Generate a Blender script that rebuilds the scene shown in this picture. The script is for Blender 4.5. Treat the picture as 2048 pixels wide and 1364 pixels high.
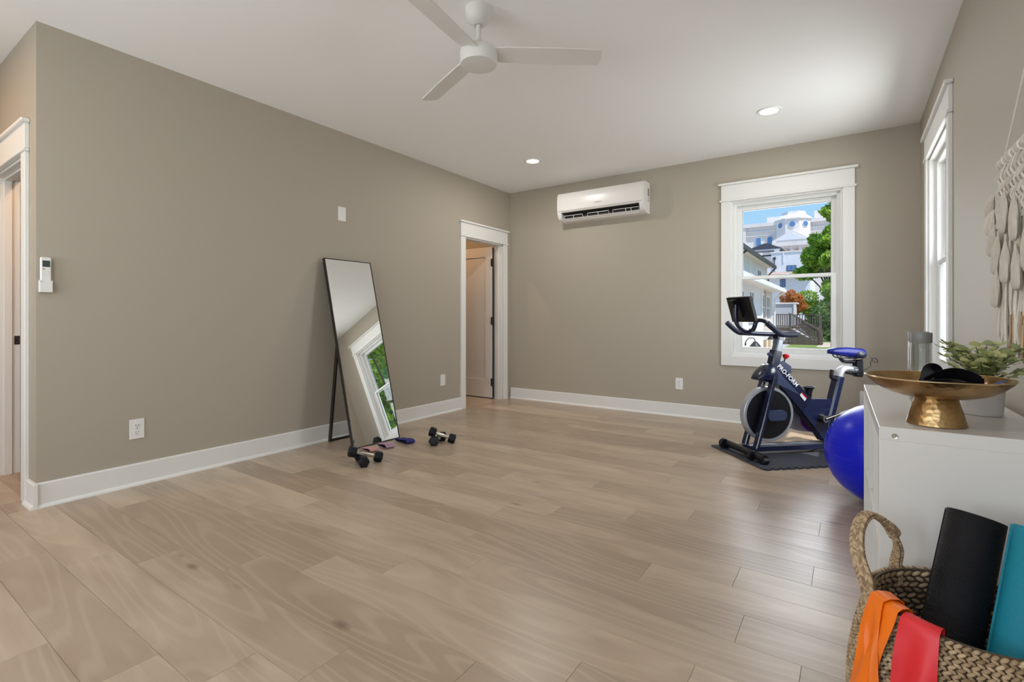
import bpy, math, random
import numpy as np
from mathutils import Vector, Matrix
for o in list(bpy.data.objects):
    bpy.data.objects.remove(o)
scene = bpy.context.scene
COL = scene.collection
R = math.radians
random.seed(7)

# ------------------------------------------------------------------ camera
CAM_H = 1.068
cam_d = bpy.data.cameras.new('camera')
cam = bpy.data.objects.new('camera', cam_d)
COL.objects.link(cam)
cam.location = (0, 0, CAM_H)
cam.rotation_euler = (R(90), 0, R(34.46))
cam_d.sensor_width = 36
cam_d.lens = 36 * 987.7 / 2048
cam_d.shift_y = -46 / 2048
cam_d.clip_start = 0.02
cam_d.clip_end = 900
scene.camera = cam

# ------------------------------------------------------------------ world, sun, exposure
world = bpy.data.worlds.new('sky')
scene.world = world
world.use_nodes = True
wn, wl = world.node_tree.nodes, world.node_tree.links
wn.clear()
w_out = wn.new('ShaderNodeOutputWorld')
w_bg = wn.new('ShaderNodeBackground')
w_tc = wn.new('ShaderNodeTexCoord')
w_sep = wn.new('ShaderNodeSeparateXYZ')
w_ramp = wn.new('ShaderNodeValToRGB')
w_ramp.color_ramp.elements[0].position = 0.0
w_ramp.color_ramp.elements[0].color = (0.66, 0.86, 1.0, 1)
w_ramp.color_ramp.elements[1].position = 0.6
w_ramp.color_ramp.elements[1].color = (0.20, 0.42, 0.85, 1)
e = w_ramp.color_ramp.elements.new(0.16)
e.color = (0.40, 0.69, 0.98, 1)
w_bg.inputs['Strength'].default_value = 1.0
wl.new(w_tc.outputs['Generated'], w_sep.inputs[0])
wl.new(w_sep.outputs['Z'], w_ramp.inputs[0])
wl.new(w_ramp.outputs[0], w_bg.inputs['Color'])
wl.new(w_bg.outputs[0], w_out.inputs[0])

sun_d = bpy.data.lights.new('sun', 'SUN')
sun_d.energy = 5.2
sun_d.color = (1.0, 0.95, 0.86)
sun_d.angle = R(0.6)
sun = bpy.data.objects.new('sun', sun_d)
COL.objects.link(sun)
sun.rotation_euler = Vector((-0.50, 0.26, -1.0)).to_track_quat('-Z', 'Y').to_euler()

vs = scene.view_settings
vs.view_transform = 'Standard'
vs.look = 'None'
vs.exposure = 0.0
vs.gamma = 1.0
vs.use_curve_mapping = False
scene.cycles.use_denoising = True
scene.cycles.max_bounces = 10
scene.cycles.diffuse_bounces = 6
scene.cycles.transparent_max_bounces = 16
scene.cycles.sample_clamp_indirect = 6.0
DOWNLIGHT_W = 5.5

def window_fill(name, loc, direction, sx, sy, watts, col=(.93, .97, 1.0)):
    """soft daylight coming in through one of the room's windows"""
    d = bpy.data.lights.new(name, 'AREA')
    d.shape = 'RECTANGLE'
    d.size, d.size_y = sx, sy
    d.energy = watts
    d.color = col
    o = bpy.data.objects.new(name, d)
    COL.objects.link(o)
    o.location = loc
    o.rotation_euler = Vector(direction).to_track_quat('-Z', 'Z').to_euler()
    return o
window_fill('fill_right_window', (1.15, 4.375, 1.45), (-1, 0, .12), 1.5, 1.9, 92)  # fill light added outside the right window to brighten the room
window_fill('fill_back_window', (-1.05, 9.0, 2.35), (.12, -1, .10), 2.5, 4.4, 255)  # added panel out in the yard, mirrored as glare in the floor
for x_, p_ in ((-3.1, 40), (-1.66, 36), (-.22, 20)):
    window_fill('fill_rear_window', (x_, -1.46, 1.47), (0, 1, .32), .95, 1.56, p_, (.88, .95, 1.0))  # fill lights added outside the unseen rear windows

# ------------------------------------------------------------------ mesh helpers
def V3(p):
    return Vector((float(p[0]), float(p[1]), float(p[2])))

def rotm(rx=0, ry=0, rz=0):
    return (Matrix.Rotation(R(rz), 3, 'Z') @ Matrix.Rotation(R(ry), 3, 'Y') @ Matrix.Rotation(R(rx), 3, 'X'))

def smooth_path(pts, k=6, closed=False):
    P = [V3(p) for p in pts]
    n = len(P)
    out = []
    rng = range(n if closed else n - 1)
    for i in rng:
        if closed:
            a, b, c, d = P[(i - 1) % n], P[i], P[(i + 1) % n], P[(i + 2) % n]
        else:
            a, b, c, d = P[max(i - 1, 0)], P[i], P[i + 1], P[min(i + 2, n - 1)]
        for j in range(k):
            t = j / k
            out.append(0.5 * ((2 * b) + (c - a) * t + (2 * a - 5 * b + 4 * c - d) * t * t + (3 * b - a - 3 * c + d) * t ** 3))
    if not closed:
        out.append(P[-1])
    return out

class MB:
    """collects shapes into one mesh"""
    def __init__(s):
        s.v = []
        s.f = []

    def add(s, vs_, fs):
        b = len(s.v)
        s.v += [tuple(p) for p in vs_]
        s.f += [tuple(i + b for i in f) for f in fs]
        return s

    def box(s, c, size, bev=0.0, rot=None):
        hx, hy, hz = size[0] / 2, size[1] / 2, size[2] / 2
        c = V3(c)
        if bev <= 0:
            vs_ = [Vector((x, y, z)) for x in (-hx, hx) for y in (-hy, hy) for z in (-hz, hz)]
            fs = [(0, 1, 3, 2), (4, 6, 7, 5), (0, 4, 5, 1), (2, 3, 7, 6), (0, 2, 6, 4), (1, 5, 7, 3)]
        else:
            b = min(bev, hx * .95, hy * .95, hz * .95)
            vs_, idx = [], {}
            for sx in (-1, 1):
                for sy in (-1, 1):
                    for sz in (-1, 1):
                        for a in range(3):
                            h = [hx - b, hy - b, hz - b]
                            h[a] += b
                            idx[(sx, sy, sz, a)] = len(vs_)
                            vs_.append(Vector((sx * h[0], sy * h[1], sz * h[2])))
            fs = []
            for a in range(3):
                o1, o2 = (a + 1) % 3, (a + 2) % 3
                for sg in (-1, 1):
                    q = []
                    for (p, r) in ((-1, -1), (1, -1), (1, 1), (-1, 1)):
                        k = [0, 0, 0]
                        k[a], k[o1], k[o2] = sg, p, r
                        q.append(idx[(k[0], k[1], k[2], a)])
                    fs.append(tuple(q if sg > 0 else q[::-1]))
                for p in (-1, 1):
                    for r in (-1, 1):
                        k1, k2 = [0, 0, 0], [0, 0, 0]
                        k1[a], k2[a] = -1, 1
                        for k in (k1, k2):
                            k[o1], k[o2] = p, r
                        q = [idx[(*k1, o1)], idx[(*k2, o1)], idx[(*k2, o2)], idx[(*k1, o2)]]
                        fs.append(tuple(q if p * r < 0 else q[::-1]))
            for sx in (-1, 1):
                for sy in (-1, 1):
                    for sz in (-1, 1):
                        q = [idx[(sx, sy, sz, a)] for a in range(3)]
                        fs.append(tuple(q if sx * sy * sz > 0 else q[::-1]))
        if rot is not None:
            vs_ = [rot @ p for p in vs_]
        return s.add([p + c for p in vs_], fs)

    def span(s, lo, hi, bev=0.0):
        return s.box([(a + b) / 2 for a, b in zip(lo, hi)], [abs(b - a) for a, b in zip(lo, hi)], bev)

    def tube(s, pts, r, n=10, closed=False, caps=True, sec=None, up=None, twist=0.0):
        P = [V3(p) for p in pts]
        m = len(P)
        rs = r if isinstance(r, (list, tuple)) else [r] * m
        if sec is None:
            sec = [(math.cos(2 * math.pi * i / n), math.sin(2 * math.pi * i / n)) for i in range(n)]
        n = len(sec)
        T = []
        for i in range(m):
            a = P[(i - 1) % m] if (closed or i > 0) else P[i]
            b = P[(i + 1) % m] if (closed or i < m - 1) else P[i]
            d = b - a
            T.append(d.normalized() if d.length > 1e-9 else Vector((0, 0, 1)))
        ref = Vector(up) if up is not None else (Vector((0, 0, 1)) if abs(T[0].z) < .9 else Vector((1, 0, 0)))
        N = ref - T[0] * ref.dot(T[0])
        N.normalize()
        vs_ = []
        for i in range(m):
            if up is not None:
                N2 = ref - T[i] * ref.dot(T[i])
                if N2.length > 1e-4:
                    N = N2.normalized()
            else:
                N = (N - T[i] * N.dot(T[i])).normalized()
            B = T[i].cross(N)
            ang = twist * i / max(1, m - 1)
            ca, sa = math.cos(ang), math.sin(ang)
            for (x, y) in sec:
                x2, y2 = x * ca - y * sa, x * sa + y * ca
                vs_.append(P[i] + (B * x2 + N * y2) * rs[i])
        fs = []
        for i in range(m if closed else m - 1):
            j = (i + 1) % m
            for k in range(n):
                l = (k + 1) % n
                fs.append((i * n + k, i * n + l, j * n + l, j * n + k))
        if caps and not closed:
            fs.append(tuple(range(n))[::-1])
            fs.append(tuple((m - 1) * n + k for k in range(n)))
        return s.add(vs_, fs)

    def cyl(s, p0, p1, r, r2=None, n=20):
        return s.tube([p0, p1], [r, r if r2 is None else r2], n)

    def rtube(s, pts, w, h, up=(0, 0, 1), b=.2):
        x, y = w / 2, h / 2
        c = min(x, y) * b
        sec = [(x - c, -y), (x, -y + c), (x, y - c), (x - c, y), (-x + c, y), (-x, y - c), (-x, -y + c), (-x + c, -y)]
        return s.tube(pts, 1.0, sec=sec, up=up)

    def lathe(s, prof, c=(0, 0, 0), n=32, axis='Z', wob=None):
        vs_, fs = [], []
        m = len(prof)
        for (r, z) in prof:
            for k in range(n):
                a = 2 * math.pi * k / n
                rr = r * (1 + (wob(a, z) if wob else 0))
                x, y = rr * math.cos(a), rr * math.sin(a)
                if axis == 'Z':
                    p = (x, y, z)
                elif axis == 'Y':
                    p = (y, z, x)
                else:
                    p = (z, x, y)
                vs_.append((p[0] + c[0], p[1] + c[1], p[2] + c[2]))
        for i in range(m - 1):
            for k in range(n):
                l = (k + 1) % n
                fs.append((i * n + k, i * n + l, (i + 1) * n + l, (i + 1) * n + k))
        ring = prof[0] == prof[-1]
        if prof[0][0] > 1e-6 and not ring:
            fs.append(tuple(range(n))[::-1])
        if prof[-1][0] > 1e-6 and not ring:
            fs.append(tuple((m - 1) * n + k for k in range(n)))
        return s.add(vs_, fs)

    def ball(s, c, r, n=16, m=10, rot=None):
        rx, ry, rz = (r, r, r) if not isinstance(r, (tuple, list)) else r
        vs_ = [Vector((0, 0, -rz))]
        for i in range(1, m):
            t = -math.pi / 2 + math.pi * i / m
            for k in range(n):
                a = 2 * math.pi * k / n
                vs_.append(Vector((rx * math.cos(t) * math.cos(a), ry * math.cos(t) * math.sin(a), rz * math.sin(t))))
        vs_.append(Vector((0, 0, rz)))
        fs = [(0, 1 + (k + 1) % n, 1 + k) for k in range(n)]
        for i in range(m - 2):
            for k in range(n):
                l = (k + 1) % n
                fs.append((1 + i * n + k, 1 + i * n + l, 1 + (i + 1) * n + l, 1 + (i + 1) * n + k))
        t = len(vs_) - 1
        b = 1 + (m - 2) * n
        fs += [(b + k, b + (k + 1) % n, t) for k in range(n)]
        if rot is not None:
            vs_ = [rot @ p for p in vs_]
        c = V3(c)
        return s.add([p + c for p in vs_], fs)

    def prism(s, poly, d0, d1, axis='Y'):
        """polygon in the plane across axis, from d0 to d1"""
        n = len(poly)
        def put(a, b, d):
            return {'Y': (a, d, b), 'X': (d, a, b), 'Z': (a, b, d)}[axis]
        vs_ = [put(a, b, d0) for a, b in poly] + [put(a, b, d1) for a, b in poly]
        fs = [tuple(range(n)), tuple(range(2 * n - 1, n - 1, -1))]
        fs += [(i, i + n, (i + 1) % n + n, (i + 1) % n) for i in range(n)]
        return s.add(vs_, fs)

    def grid(s, fn, nu, nv, thick=None):
        """sheet from fn(u, v); thick gives it a second side"""
        P = [[V3(fn(i / nu, j / nv)) for j in range(nv + 1)] for i in range(nu + 1)]
        w = nv + 1
        vs_ = [p for row in P for p in row]
        fs = [(i * w + j, (i + 1) * w + j, (i + 1) * w + j + 1, i * w + j + 1) for i in range(nu) for j in range(nv)]
        if thick:
            off = []
            for i in range(nu + 1):
                for j in range(nv + 1):
                    a = P[min(i + 1, nu)][j] - P[max(i - 1, 0)][j]
                    b = P[i][min(j + 1, nv)] - P[i][max(j - 1, 0)]
                    nn = a.cross(b)
                    nn = nn.normalized() if nn.length > 1e-12 else Vector((0, 0, 1))
                    off.append(P[i][j] + nn * thick)
            q = len(vs_)
            vs_ += off
            fs2 = [tuple(k + q for k in f[::-1]) for f in fs]
            rim = ([(i * w, (i + 1) * w) for i in range(nu)] + [((i + 1) * w + nv, i * w + nv) for i in range(nu)] +
                   [(j + 1, j) for j in range(nv)] + [(nu * w + j, nu * w + j + 1) for j in range(nv)])
            fs = fs + fs2 + [(b, a, a + q, b + q) for a, b in rim]
        return s.add(vs_, fs)

    def mesh(s, name, mat=None, smooth=True, angle=35):
        me = bpy.data.meshes.new(name)
        me.from_pydata(s.v, [], s.f)
        me.validate()
        if mat:
            me.materials.append(mat)
        import bmesh
        bm = bmesh.new()
        bm.from_mesh(me)
        bmesh.ops.recalc_face_normals(bm, faces=bm.faces)
        bm.to_mesh(me)
        bm.free()
        if smooth:
            me.shade_smooth()
            me.set_sharp_from_angle(angle=R(angle))
        return me

    def obj(s, name, mat, parent=None, smooth=True, angle=35, label=None):
        me = s.mesh(name, mat, smooth, angle)
        o = bpy.data.objects.new(name, me)
        COL.objects.link(o)
        if parent is not None:
            o.parent = parent
        if label:
            o['label'] = label
        return o

def thing(name, label, cat, loc=(0, 0, 0), rz=0, group=None):
    o = bpy.data.objects.new(name, None)
    o.empty_display_size = .05
    COL.objects.link(o)
    o.location = loc
    o.rotation_euler = (0, 0, R(rz))
    o['label'] = label
    o['category'] = cat
    if group:
        o['group'] = group
    return o

def tag(o, label, cat, group=None):
    o['label'] = label
    o['category'] = cat
    if group:
        o['group'] = group
    return o

def structure(o, label=None, cat=None):
    o['kind'] = 'structure'
    if label:
        o['label'] = label
    if cat:
        o['category'] = cat
    return o

def empty_structure(name, label, cat, loc=(0, 0, 0), rz=0):
    return structure(thing(name, label, cat, loc, rz))

def link_copy(src, parent=None, loc=None, rz=None):
    c = src.copy()
    COL.objects.link(c)
    c.parent = parent
    if loc is not None:
        c.location = loc
    if rz is not None:
        c.rotation_euler = (0, 0, R(rz))
    return c

def copy_tree(src, parent=None):
    c = src.copy()
    COL.objects.link(c)
    c.parent = parent
    for ch in list(src.children):
        copy_tree(ch, c)
    return c

# ------------------------------------------------------------------ materials
def new_mat(name):
    m = bpy.data.materials.new(name)
    m.use_nodes = True
    nt = m.node_tree
    return m, nt.nodes, nt.links, nt.nodes['Principled BSDF']

def mat(name, col, rough=.5, metal=0.0, bump=0.0, bscale=200, var=0.0, vscale=6.0, spec=None, coat=0.0, emit=None, estr=0.0):
    m, N, L, b = new_mat(name)
    b.inputs['Base Color'].default_value = (*col, 1)
    b.inputs['Roughness'].default_value = rough
    b.inputs['Metallic'].default_value = metal
    if spec is not None:
        b.inputs['Specular IOR Level'].default_value = spec
    if coat:
        b.inputs['Coat Weight'].default_value = coat
        b.inputs['Coat Roughness'].default_value = .15
    if emit:
        b.inputs['Emission Color'].default_value = (*emit, 1)
        b.inputs['Emission Strength'].default_value = estr
    tc = N.new('ShaderNodeTexCoord')
    if var > 0:
        nz = N.new('ShaderNodeTexNoise')
        nz.inputs['Scale'].default_value = vscale
        nz.inputs['Detail'].default_value = 4
        rp = N.new('ShaderNodeValToRGB')
        rp.color_ramp.elements[0].position = .3
        rp.color_ramp.elements[1].position = .7
        rp.color_ramp.elements[0].color = (*[c * (1 - var) for c in col], 1)
        rp.color_ramp.elements[1].color = (*[min(1, c * (1 + var)) for c in col], 1)
        L.new(tc.outputs['Object'], nz.inputs['Vector'])
        L.new(nz.outputs['Fac'], rp.inputs[0])
        L.new(rp.outputs[0], b.inputs['Base Color'])
    if bump > 0:
        n2 = N.new('ShaderNodeTexNoise')
        n2.inputs['Scale'].default_value = bscale
        n2.inputs['Detail'].default_value = 3
        bp = N.new('ShaderNodeBump')
        bp.inputs['Strength'].default_value = bump
        bp.inputs['Distance'].default_value = .002
        L.new(tc.outputs['Object'], n2.inputs['Vector'])
        L.new(n2.outputs['Fac'], bp.inputs['Height'])
        L.new(bp.outputs[0], b.inputs['Normal'])
    return m

def wood_floor_mat():
    m, N, L, b = new_mat('oak_plank')
    tc = N.new('ShaderNodeTexCoord')
    oi = N.new('ShaderNodeObjectInfo')
    off = N.new('ShaderNodeVectorMath')
    off.operation = 'MULTIPLY_ADD'
    off.inputs[1].default_value = (41.0, 17.0, 9.0)
    comb = N.new('ShaderNodeCombineXYZ')
    for i in range(3):
        L.new(oi.outputs['Random'], comb.inputs[i])
    L.new(comb.outputs[0], off.inputs[0])
    L.new(tc.outputs['Object'], off.inputs[2])
    def noise(scale, detail, rough=.55, dist=0.0):
        mp = N.new('ShaderNodeMapping')
        mp.inputs['Scale'].default_value = scale
        L.new(off.outputs[0], mp.inputs[0])
        n = N.new('ShaderNodeTexNoise')
        n.inputs['Scale'].default_value = 1
        n.inputs['Detail'].default_value = detail
        n.inputs['Roughness'].default_value = rough
        n.inputs['Distortion'].default_value = dist
        L.new(mp.outputs[0], n.inputs['Vector'])
        return n
    broad = noise((1.6, 6.0, 1), 3)
    grain = noise((3, 110, 1), 4, .6)
    # cathedral figure: bands of a stretched, distorted field
    fig = noise((.75, 6.0, 1), 0, .4, 0)
    mul = N.new('ShaderNodeMath'); mul.operation = 'MULTIPLY'; mul.inputs[1].default_value = 58
    sn = N.new('ShaderNodeMath'); sn.operation = 'SINE'
    L.new(fig.outputs['Fac'], mul.inputs[0]); L.new(mul.outputs[0], sn.inputs[0])
    figr = N.new('ShaderNodeMapRange')
    figr.inputs[1].default_value = .2; figr.inputs[2].default_value = 1.0
    figr.inputs[3].default_value = 0.0; figr.inputs[4].default_value = 1.0
    L.new(sn.outputs[0], figr.inputs[0])
    # knots
    mp = N.new('ShaderNodeMapping'); mp.inputs['Scale'].default_value = (2.1, 5.2, 1)
    L.new(off.outputs[0], mp.inputs[0])
    vo = N.new('ShaderNodeTexVoronoi'); vo.inputs['Scale'].default_value = 1
    L.new(mp.outputs[0], vo.inputs['Vector'])
    kn = N.new('ShaderNodeMapRange')
    kn.inputs[1].default_value = .02; kn.inputs[2].default_value = .12
    kn.inputs[3].default_value = 1.0; kn.inputs[4].default_value = 0.0
    L.new(vo.outputs['Distance'], kn.inputs[0])
    vsep = N.new('ShaderNodeSeparateColor')
    L.new(vo.outputs['Color'], vsep.inputs[0])
    gt = N.new('ShaderNodeMath'); gt.operation = 'GREATER_THAN'; gt.inputs[1].default_value = .50
    L.new(vsep.outputs[0], gt.inputs[0])
    knm = N.new('ShaderNodeMath'); knm.operation = 'MULTIPLY'
    L.new(kn.outputs[0], knm.inputs[0]); L.new(gt.outputs[0], knm.inputs[1])
    tone = N.new('ShaderNodeValToRGB')
    tone.color_ramp.elements[0].color = (.370, .280, .200, 1)
    tone.color_ramp.elements[1].color = (.570, .452, .330, 1)
    L.new(oi.outputs['Random'], tone.inputs[0])
    def mix(fac, a, colr, amt):
        mx = N.new('ShaderNodeMix'); mx.data_type = 'RGBA'; mx.blend_type = 'MIX'
        sc = N.new('ShaderNodeMath'); sc.operation = 'MULTIPLY'; sc.inputs[1].default_value = amt
        L.new(fac, sc.inputs[0]); L.new(sc.outputs[0], mx.inputs['Factor'])
        L.new(a, mx.inputs[6]); mx.inputs[7].default_value = (*colr, 1)
        return mx.outputs[2]
    bm_ = N.new('ShaderNodeMapRange')
    bm_.inputs[1].default_value = .42; bm_.inputs[2].default_value = .68
    L.new(broad.outputs['Fac'], bm_.inputs[0])
    gm = N.new('ShaderNodeMapRange')
    gm.inputs[1].default_value = .35; gm.inputs[2].default_value = .80
    L.new(grain.outputs['Fac'], gm.inputs[0])
    c = mix(bm_.outputs[0], tone.outputs[0], (.33, .240, .168), .75)
    c = mix(gm.outputs[0], c, (.33, .240, .168), .24)
    c = mix(figr.outputs[0], c, (.66, .54, .41), .20)
    c = mix(knm.outputs[0], c, (.15, .10, .07), .85)
    L.new(c, b.inputs['Base Color'])
    rr = N.new('ShaderNodeMapRange')
    rr.inputs[3].default_value = .30; rr.inputs[4].default_value = .37
    b.inputs['Specular IOR Level'].default_value = .75
    L.new(broad.outputs['Fac'], rr.inputs[0]); L.new(rr.outputs[0], b.inputs['Roughness'])
    return m

def glass_mat(name, tint=(1, 1, 1), refl=1.0):
    m = bpy.data.materials.new(name)
    m.use_nodes = True
    N, L = m.node_tree.nodes, m.node_tree.links
    N.clear()
    out = N.new('ShaderNodeOutputMaterial')
    tr = N.new('ShaderNodeBsdfTransparent'); tr.inputs[0].default_value = (*tint, 1)
    gl = N.new('ShaderNodeBsdfGlossy'); gl.inputs['Roughness'].default_value = .02
    fr = N.new('ShaderNodeFresnel'); fr.inputs['IOR'].default_value = 1.45
    ml = N.new('ShaderNodeMath'); ml.operation = 'MULTIPLY'; ml.inputs[1].default_value = refl
    mx = N.new('ShaderNodeMixShader')
    L.new(fr.outputs[0], ml.inputs[0]); L.new(ml.outputs[0], mx.inputs[0])
    L.new(tr.outputs[0], mx.inputs[1]); L.new(gl.outputs[0], mx.inputs[2])
    L.new(mx.outputs[0], out.inputs[0])
    return m

def leaf_mat(name, c1, c2, c3, trans=.35):
    m = bpy.data.materials.new(name)
    m.use_nodes = True
    N, L = m.node_tree.nodes, m.node_tree.links
    b = N['Principled BSDF']
    out = N['Material Output']
    ge = N.new('ShaderNodeNewGeometry')
    rp = N.new('ShaderNodeValToRGB')
    rp.color_ramp.elements[0].color = (*c1, 1)
    rp.color_ramp.elements[1].color = (*c3, 1)
    e_ = rp.color_ramp.elements.new(.5); e_.color = (*c2, 1)
    L.new(ge.outputs['Random Per Island'], rp.inputs[0])
    L.new(rp.outputs[0], b.inputs['Base Color'])
    b.inputs['Roughness'].default_value = .55
    tl = N.new('ShaderNodeBsdfTranslucent')
    L.new(rp.outputs[0], tl.inputs[0])
    mx = N.new('ShaderNodeMixShader'); mx.inputs[0].default_value = trans
    L.new(b.outputs[0], mx.inputs[1]); L.new(tl.outputs[0], mx.inputs[2])
    L.new(mx.outputs[0], out.inputs[0])
    return m

def fibre_mat(name, c1, c2, rough=.85, sc=60):
    m, N, L, b = new_mat(name)
    ge = N.new('ShaderNodeNewGeometry')
    tc = N.new('ShaderNodeTexCoord')
    nz = N.new('ShaderNodeTexNoise'); nz.inputs['Scale'].default_value = sc; nz.inputs['Detail'].default_value = 5
    L.new(tc.outputs['Object'], nz.inputs['Vector'])
    ad = N.new('ShaderNodeMath'); ad.operation = 'ADD'
    hm = N.new('ShaderNodeMath'); hm.operation = 'MULTIPLY'; hm.inputs[1].default_value = .6
    L.new(ge.outputs['Random Per Island'], hm.inputs[0])
    n2 = N.new('ShaderNodeMath'); n2.operation = 'MULTIPLY'; n2.inputs[1].default_value = .5
    L.new(nz.outputs['Fac'], n2.inputs[0])
    L.new(hm.outputs[0], ad.inputs[0]); L.new(n2.outputs[0], ad.inputs[1])
    rp = N.new('ShaderNodeValToRGB')
    rp.color_ramp.elements[0].position = .15; rp.color_ramp.elements[1].position = .85
    rp.color_ramp.elements[0].color = (*c1, 1); rp.color_ramp.elements[1].color = (*c2, 1)
    L.new(ad.outputs[0], rp.inputs[0]); L.new(rp.outputs[0], b.inputs['Base Color'])
    b.inputs['Roughness'].default_value = rough
    b.inputs['Specular IOR Level'].default_value = .15
    n3 = N.new('ShaderNodeTexNoise'); n3.inputs['Scale'].default_value = sc * 8; n3.inputs['Detail'].default_value = 3
    L.new(tc.outputs['Object'], n3.inputs['Vector'])
    bp = N.new('ShaderNodeBump'); bp.inputs['Strength'].default_value = .5; bp.inputs['Distance'].default_value = .002
    L.new(n3.outputs['Fac'], bp.inputs['Height']); L.new(bp.outputs[0], b.inputs['Normal'])
    return m

def siding_mat(name, col, pitch=.16, dark=.78):
    """lap siding: fine shadow lines relief on far houses"""
    m, N, L, b = new_mat(name)
    tc = N.new('ShaderNodeTexCoord')
    sp = N.new('ShaderNodeSeparateXYZ')
    L.new(tc.outputs['Object'], sp.inputs[0])
    dv = N.new('ShaderNodeMath'); dv.operation = 'DIVIDE'; dv.inputs[1].default_value = pitch
    fr = N.new('ShaderNodeMath'); fr.operation = 'FRACT'
    L.new(sp.outputs['Z'], dv.inputs[0]); L.new(dv.outputs[0], fr.inputs[0])
    bp = N.new('ShaderNodeBump'); bp.inputs['Strength'].default_value = 1.0; bp.inputs['Distance'].default_value = .03
    bp.invert = True
    L.new(fr.outputs[0], bp.inputs['Height']); L.new(bp.outputs[0], b.inputs['Normal'])
    b.inputs['Base Color'].default_value = (*col, 1)
    b.inputs['Roughness'].default_value = .6
    return m

def weave_bump_mat(name, col, rough, scale, axis_scale=(1, 1, 1), strength=.6, dist=.002):
    m, N, L, b = new_mat(name)
    tc = N.new('ShaderNodeTexCoord')
    mp = N.new('ShaderNodeMapping'); mp.inputs['Scale'].default_value = axis_scale
    L.new(tc.outputs['UV' if False else 'Object'], mp.inputs[0])
    w = N.new('ShaderNodeTexWave'); w.inputs['Scale'].default_value = scale
    w.bands_direction = 'Z'
    w.inputs['Distortion'].default_value = .6
    w.inputs['Detail'].default_value = 2
    L.new(mp.outputs[0], w.inputs['Vector'])
    nz = N.new('ShaderNodeTexNoise'); nz.inputs['Scale'].default_value = scale * 3
    L.new(tc.outputs['Object'], nz.inputs['Vector'])
    ad = N.new('ShaderNodeMath'); ad.operation = 'ADD'
    L.new(w.outputs['Fac'], ad.inputs[0]); L.new(nz.outputs['Fac'], ad.inputs[1])
    bp = N.new('ShaderNodeBump'); bp.inputs['Strength'].default_value = strength; bp.inputs['Distance'].default_value = dist
    L.new(ad.outputs[0], bp.inputs['Height']); L.new(bp.outputs[0], b.inputs['Normal'])
    b.inputs['Base Color'].default_value = (*col, 1)
    b.inputs['Roughness'].default_value = rough
    return m

def brass_mat():
    m, N, L, b = new_mat('hammered_brass')
    tc = N.new('ShaderNodeTexCoord')
    vo = N.new('ShaderNodeTexVoronoi'); vo.inputs['Scale'].default_value = 75
    L.new(tc.outputs['Object'], vo.inputs['Vector'])
    bp = N.new('ShaderNodeBump'); bp.inputs['Strength'].default_value = .30; bp.inputs['Distance'].default_value = .003
    L.new(vo.outputs['Distance'], bp.inputs['Height']); L.new(bp.outputs[0], b.inputs['Normal'])
    nz = N.new('ShaderNodeTexNoise'); nz.inputs['Scale'].default_value = 9; nz.inputs['Detail'].default_value = 4
    L.new(tc.outputs['Object'], nz.inputs['Vector'])
    rp = N.new('ShaderNodeValToRGB')
    rp.color_ramp.elements[0].position = .35; rp.color_ramp.elements[1].position = .7
    rp.color_ramp.elements[0].color = (.22, .115, .040, 1); rp.color_ramp.elements[1].color = (.62, .43, .21, 1)
    L.new(nz.outputs['Fac'], rp.inputs[0]); L.new(rp.outputs[0], b.inputs['Base Color'])
    b.inputs['Metallic'].default_value = 1
    b.inputs['Roughness'].default_value = .28
    return m

M = {}
M['wall'] = mat('greige_wall_paint', (.408, .363, .294), .62, bump=.05, bscale=500)
M['ceiling'] = mat('ceiling_paint', (.93, .925, .915), .7, bump=.04, bscale=400)
M['trim'] = mat('white_trim_paint', (.77, .76, .735), .5, spec=.2, bump=.015, bscale=90)
M['door'] = mat('white_door_paint', (.76, .73, .69), .38, bump=.015, bscale=90)
M['vinyl'] = mat('white_vinyl_frame', (.77, .77, .75), .45, spec=.25, bump=.01, bscale=60)
M['plank'] = wood_floor_mat()
M['subfloor'] = mat('dark_subfloor', (.10, .07, .05), .9, var=.2)
M['pane'] = glass_mat('window_glass', refl=.08)
M['black_metal'] = mat('matte_black_metal', (.018, .017, .017), .45, bump=.02)
M['fan_white'] = mat('fan_white_paint', (.74, .73, .70), .42, bump=.01)
M['white_plastic'] = mat('white_plastic', (.80, .79, .77), .3, bump=.01)
M['ac_white'] = mat('air_conditioner_white', (.80, .775, .745), .28, bump=.005)
M['dark_vent_gap'] = mat('dark_vent_and_gap', (.025, .025, .026), .6, bump=.02)
M['grey_plastic'] = mat('grey_plastic', (.30, .30, .30), .45, bump=.02)
M['lens'] = mat('frosted_lamp_lens', (.9, .88, .84), .4, emit=(1, .93, .82), estr=14, bump=.01)
M['mirror'] = mat('silvered_glass', (.93, .94, .93), .0, metal=1.0)
M['mirror_frame'] = mat('dark_bronze_frame', (.030, .024, .020), .38, metal=.3, bump=.02)
M['rubber_black'] = mat('black_rubber', (.004, .0045, .008), .5, spec=.35, bump=.06, bscale=300)
M['steel'] = mat('brushed_steel', (.62, .60, .54), .28, metal=1.0, bump=.03, bscale=150)
M['navy_paint'] = mat('navy_bike_paint', (.005, .010, .040), .26, coat=.5, bump=.01)
M['navy_grip'] = mat('navy_foam_grip', (.007, .013, .042), .62, bump=.08, bscale=400)
M['bike_black'] = mat('black_bike_plastic', (.004, .0045, .008), .35, bump=.02)
M['bike_panel'] = mat('slate_blue_panel', (.035, .052, .110), .36, bump=.02)
M['silver'] = mat('silver_paint', (.46, .49, .53), .35, metal=.5, bump=.01)
M['chrome'] = mat('satin_chrome', (.20, .22, .25), .4, metal=.7, bump=.01)
M['guard'] = mat('lavender_grey_guard', (.33, .31, .36), .3, metal=.3, bump=.01)
M['purple'] = mat('purple_gloss', (.10, .012, .13), .2, coat=.6, bump=.01)
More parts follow.
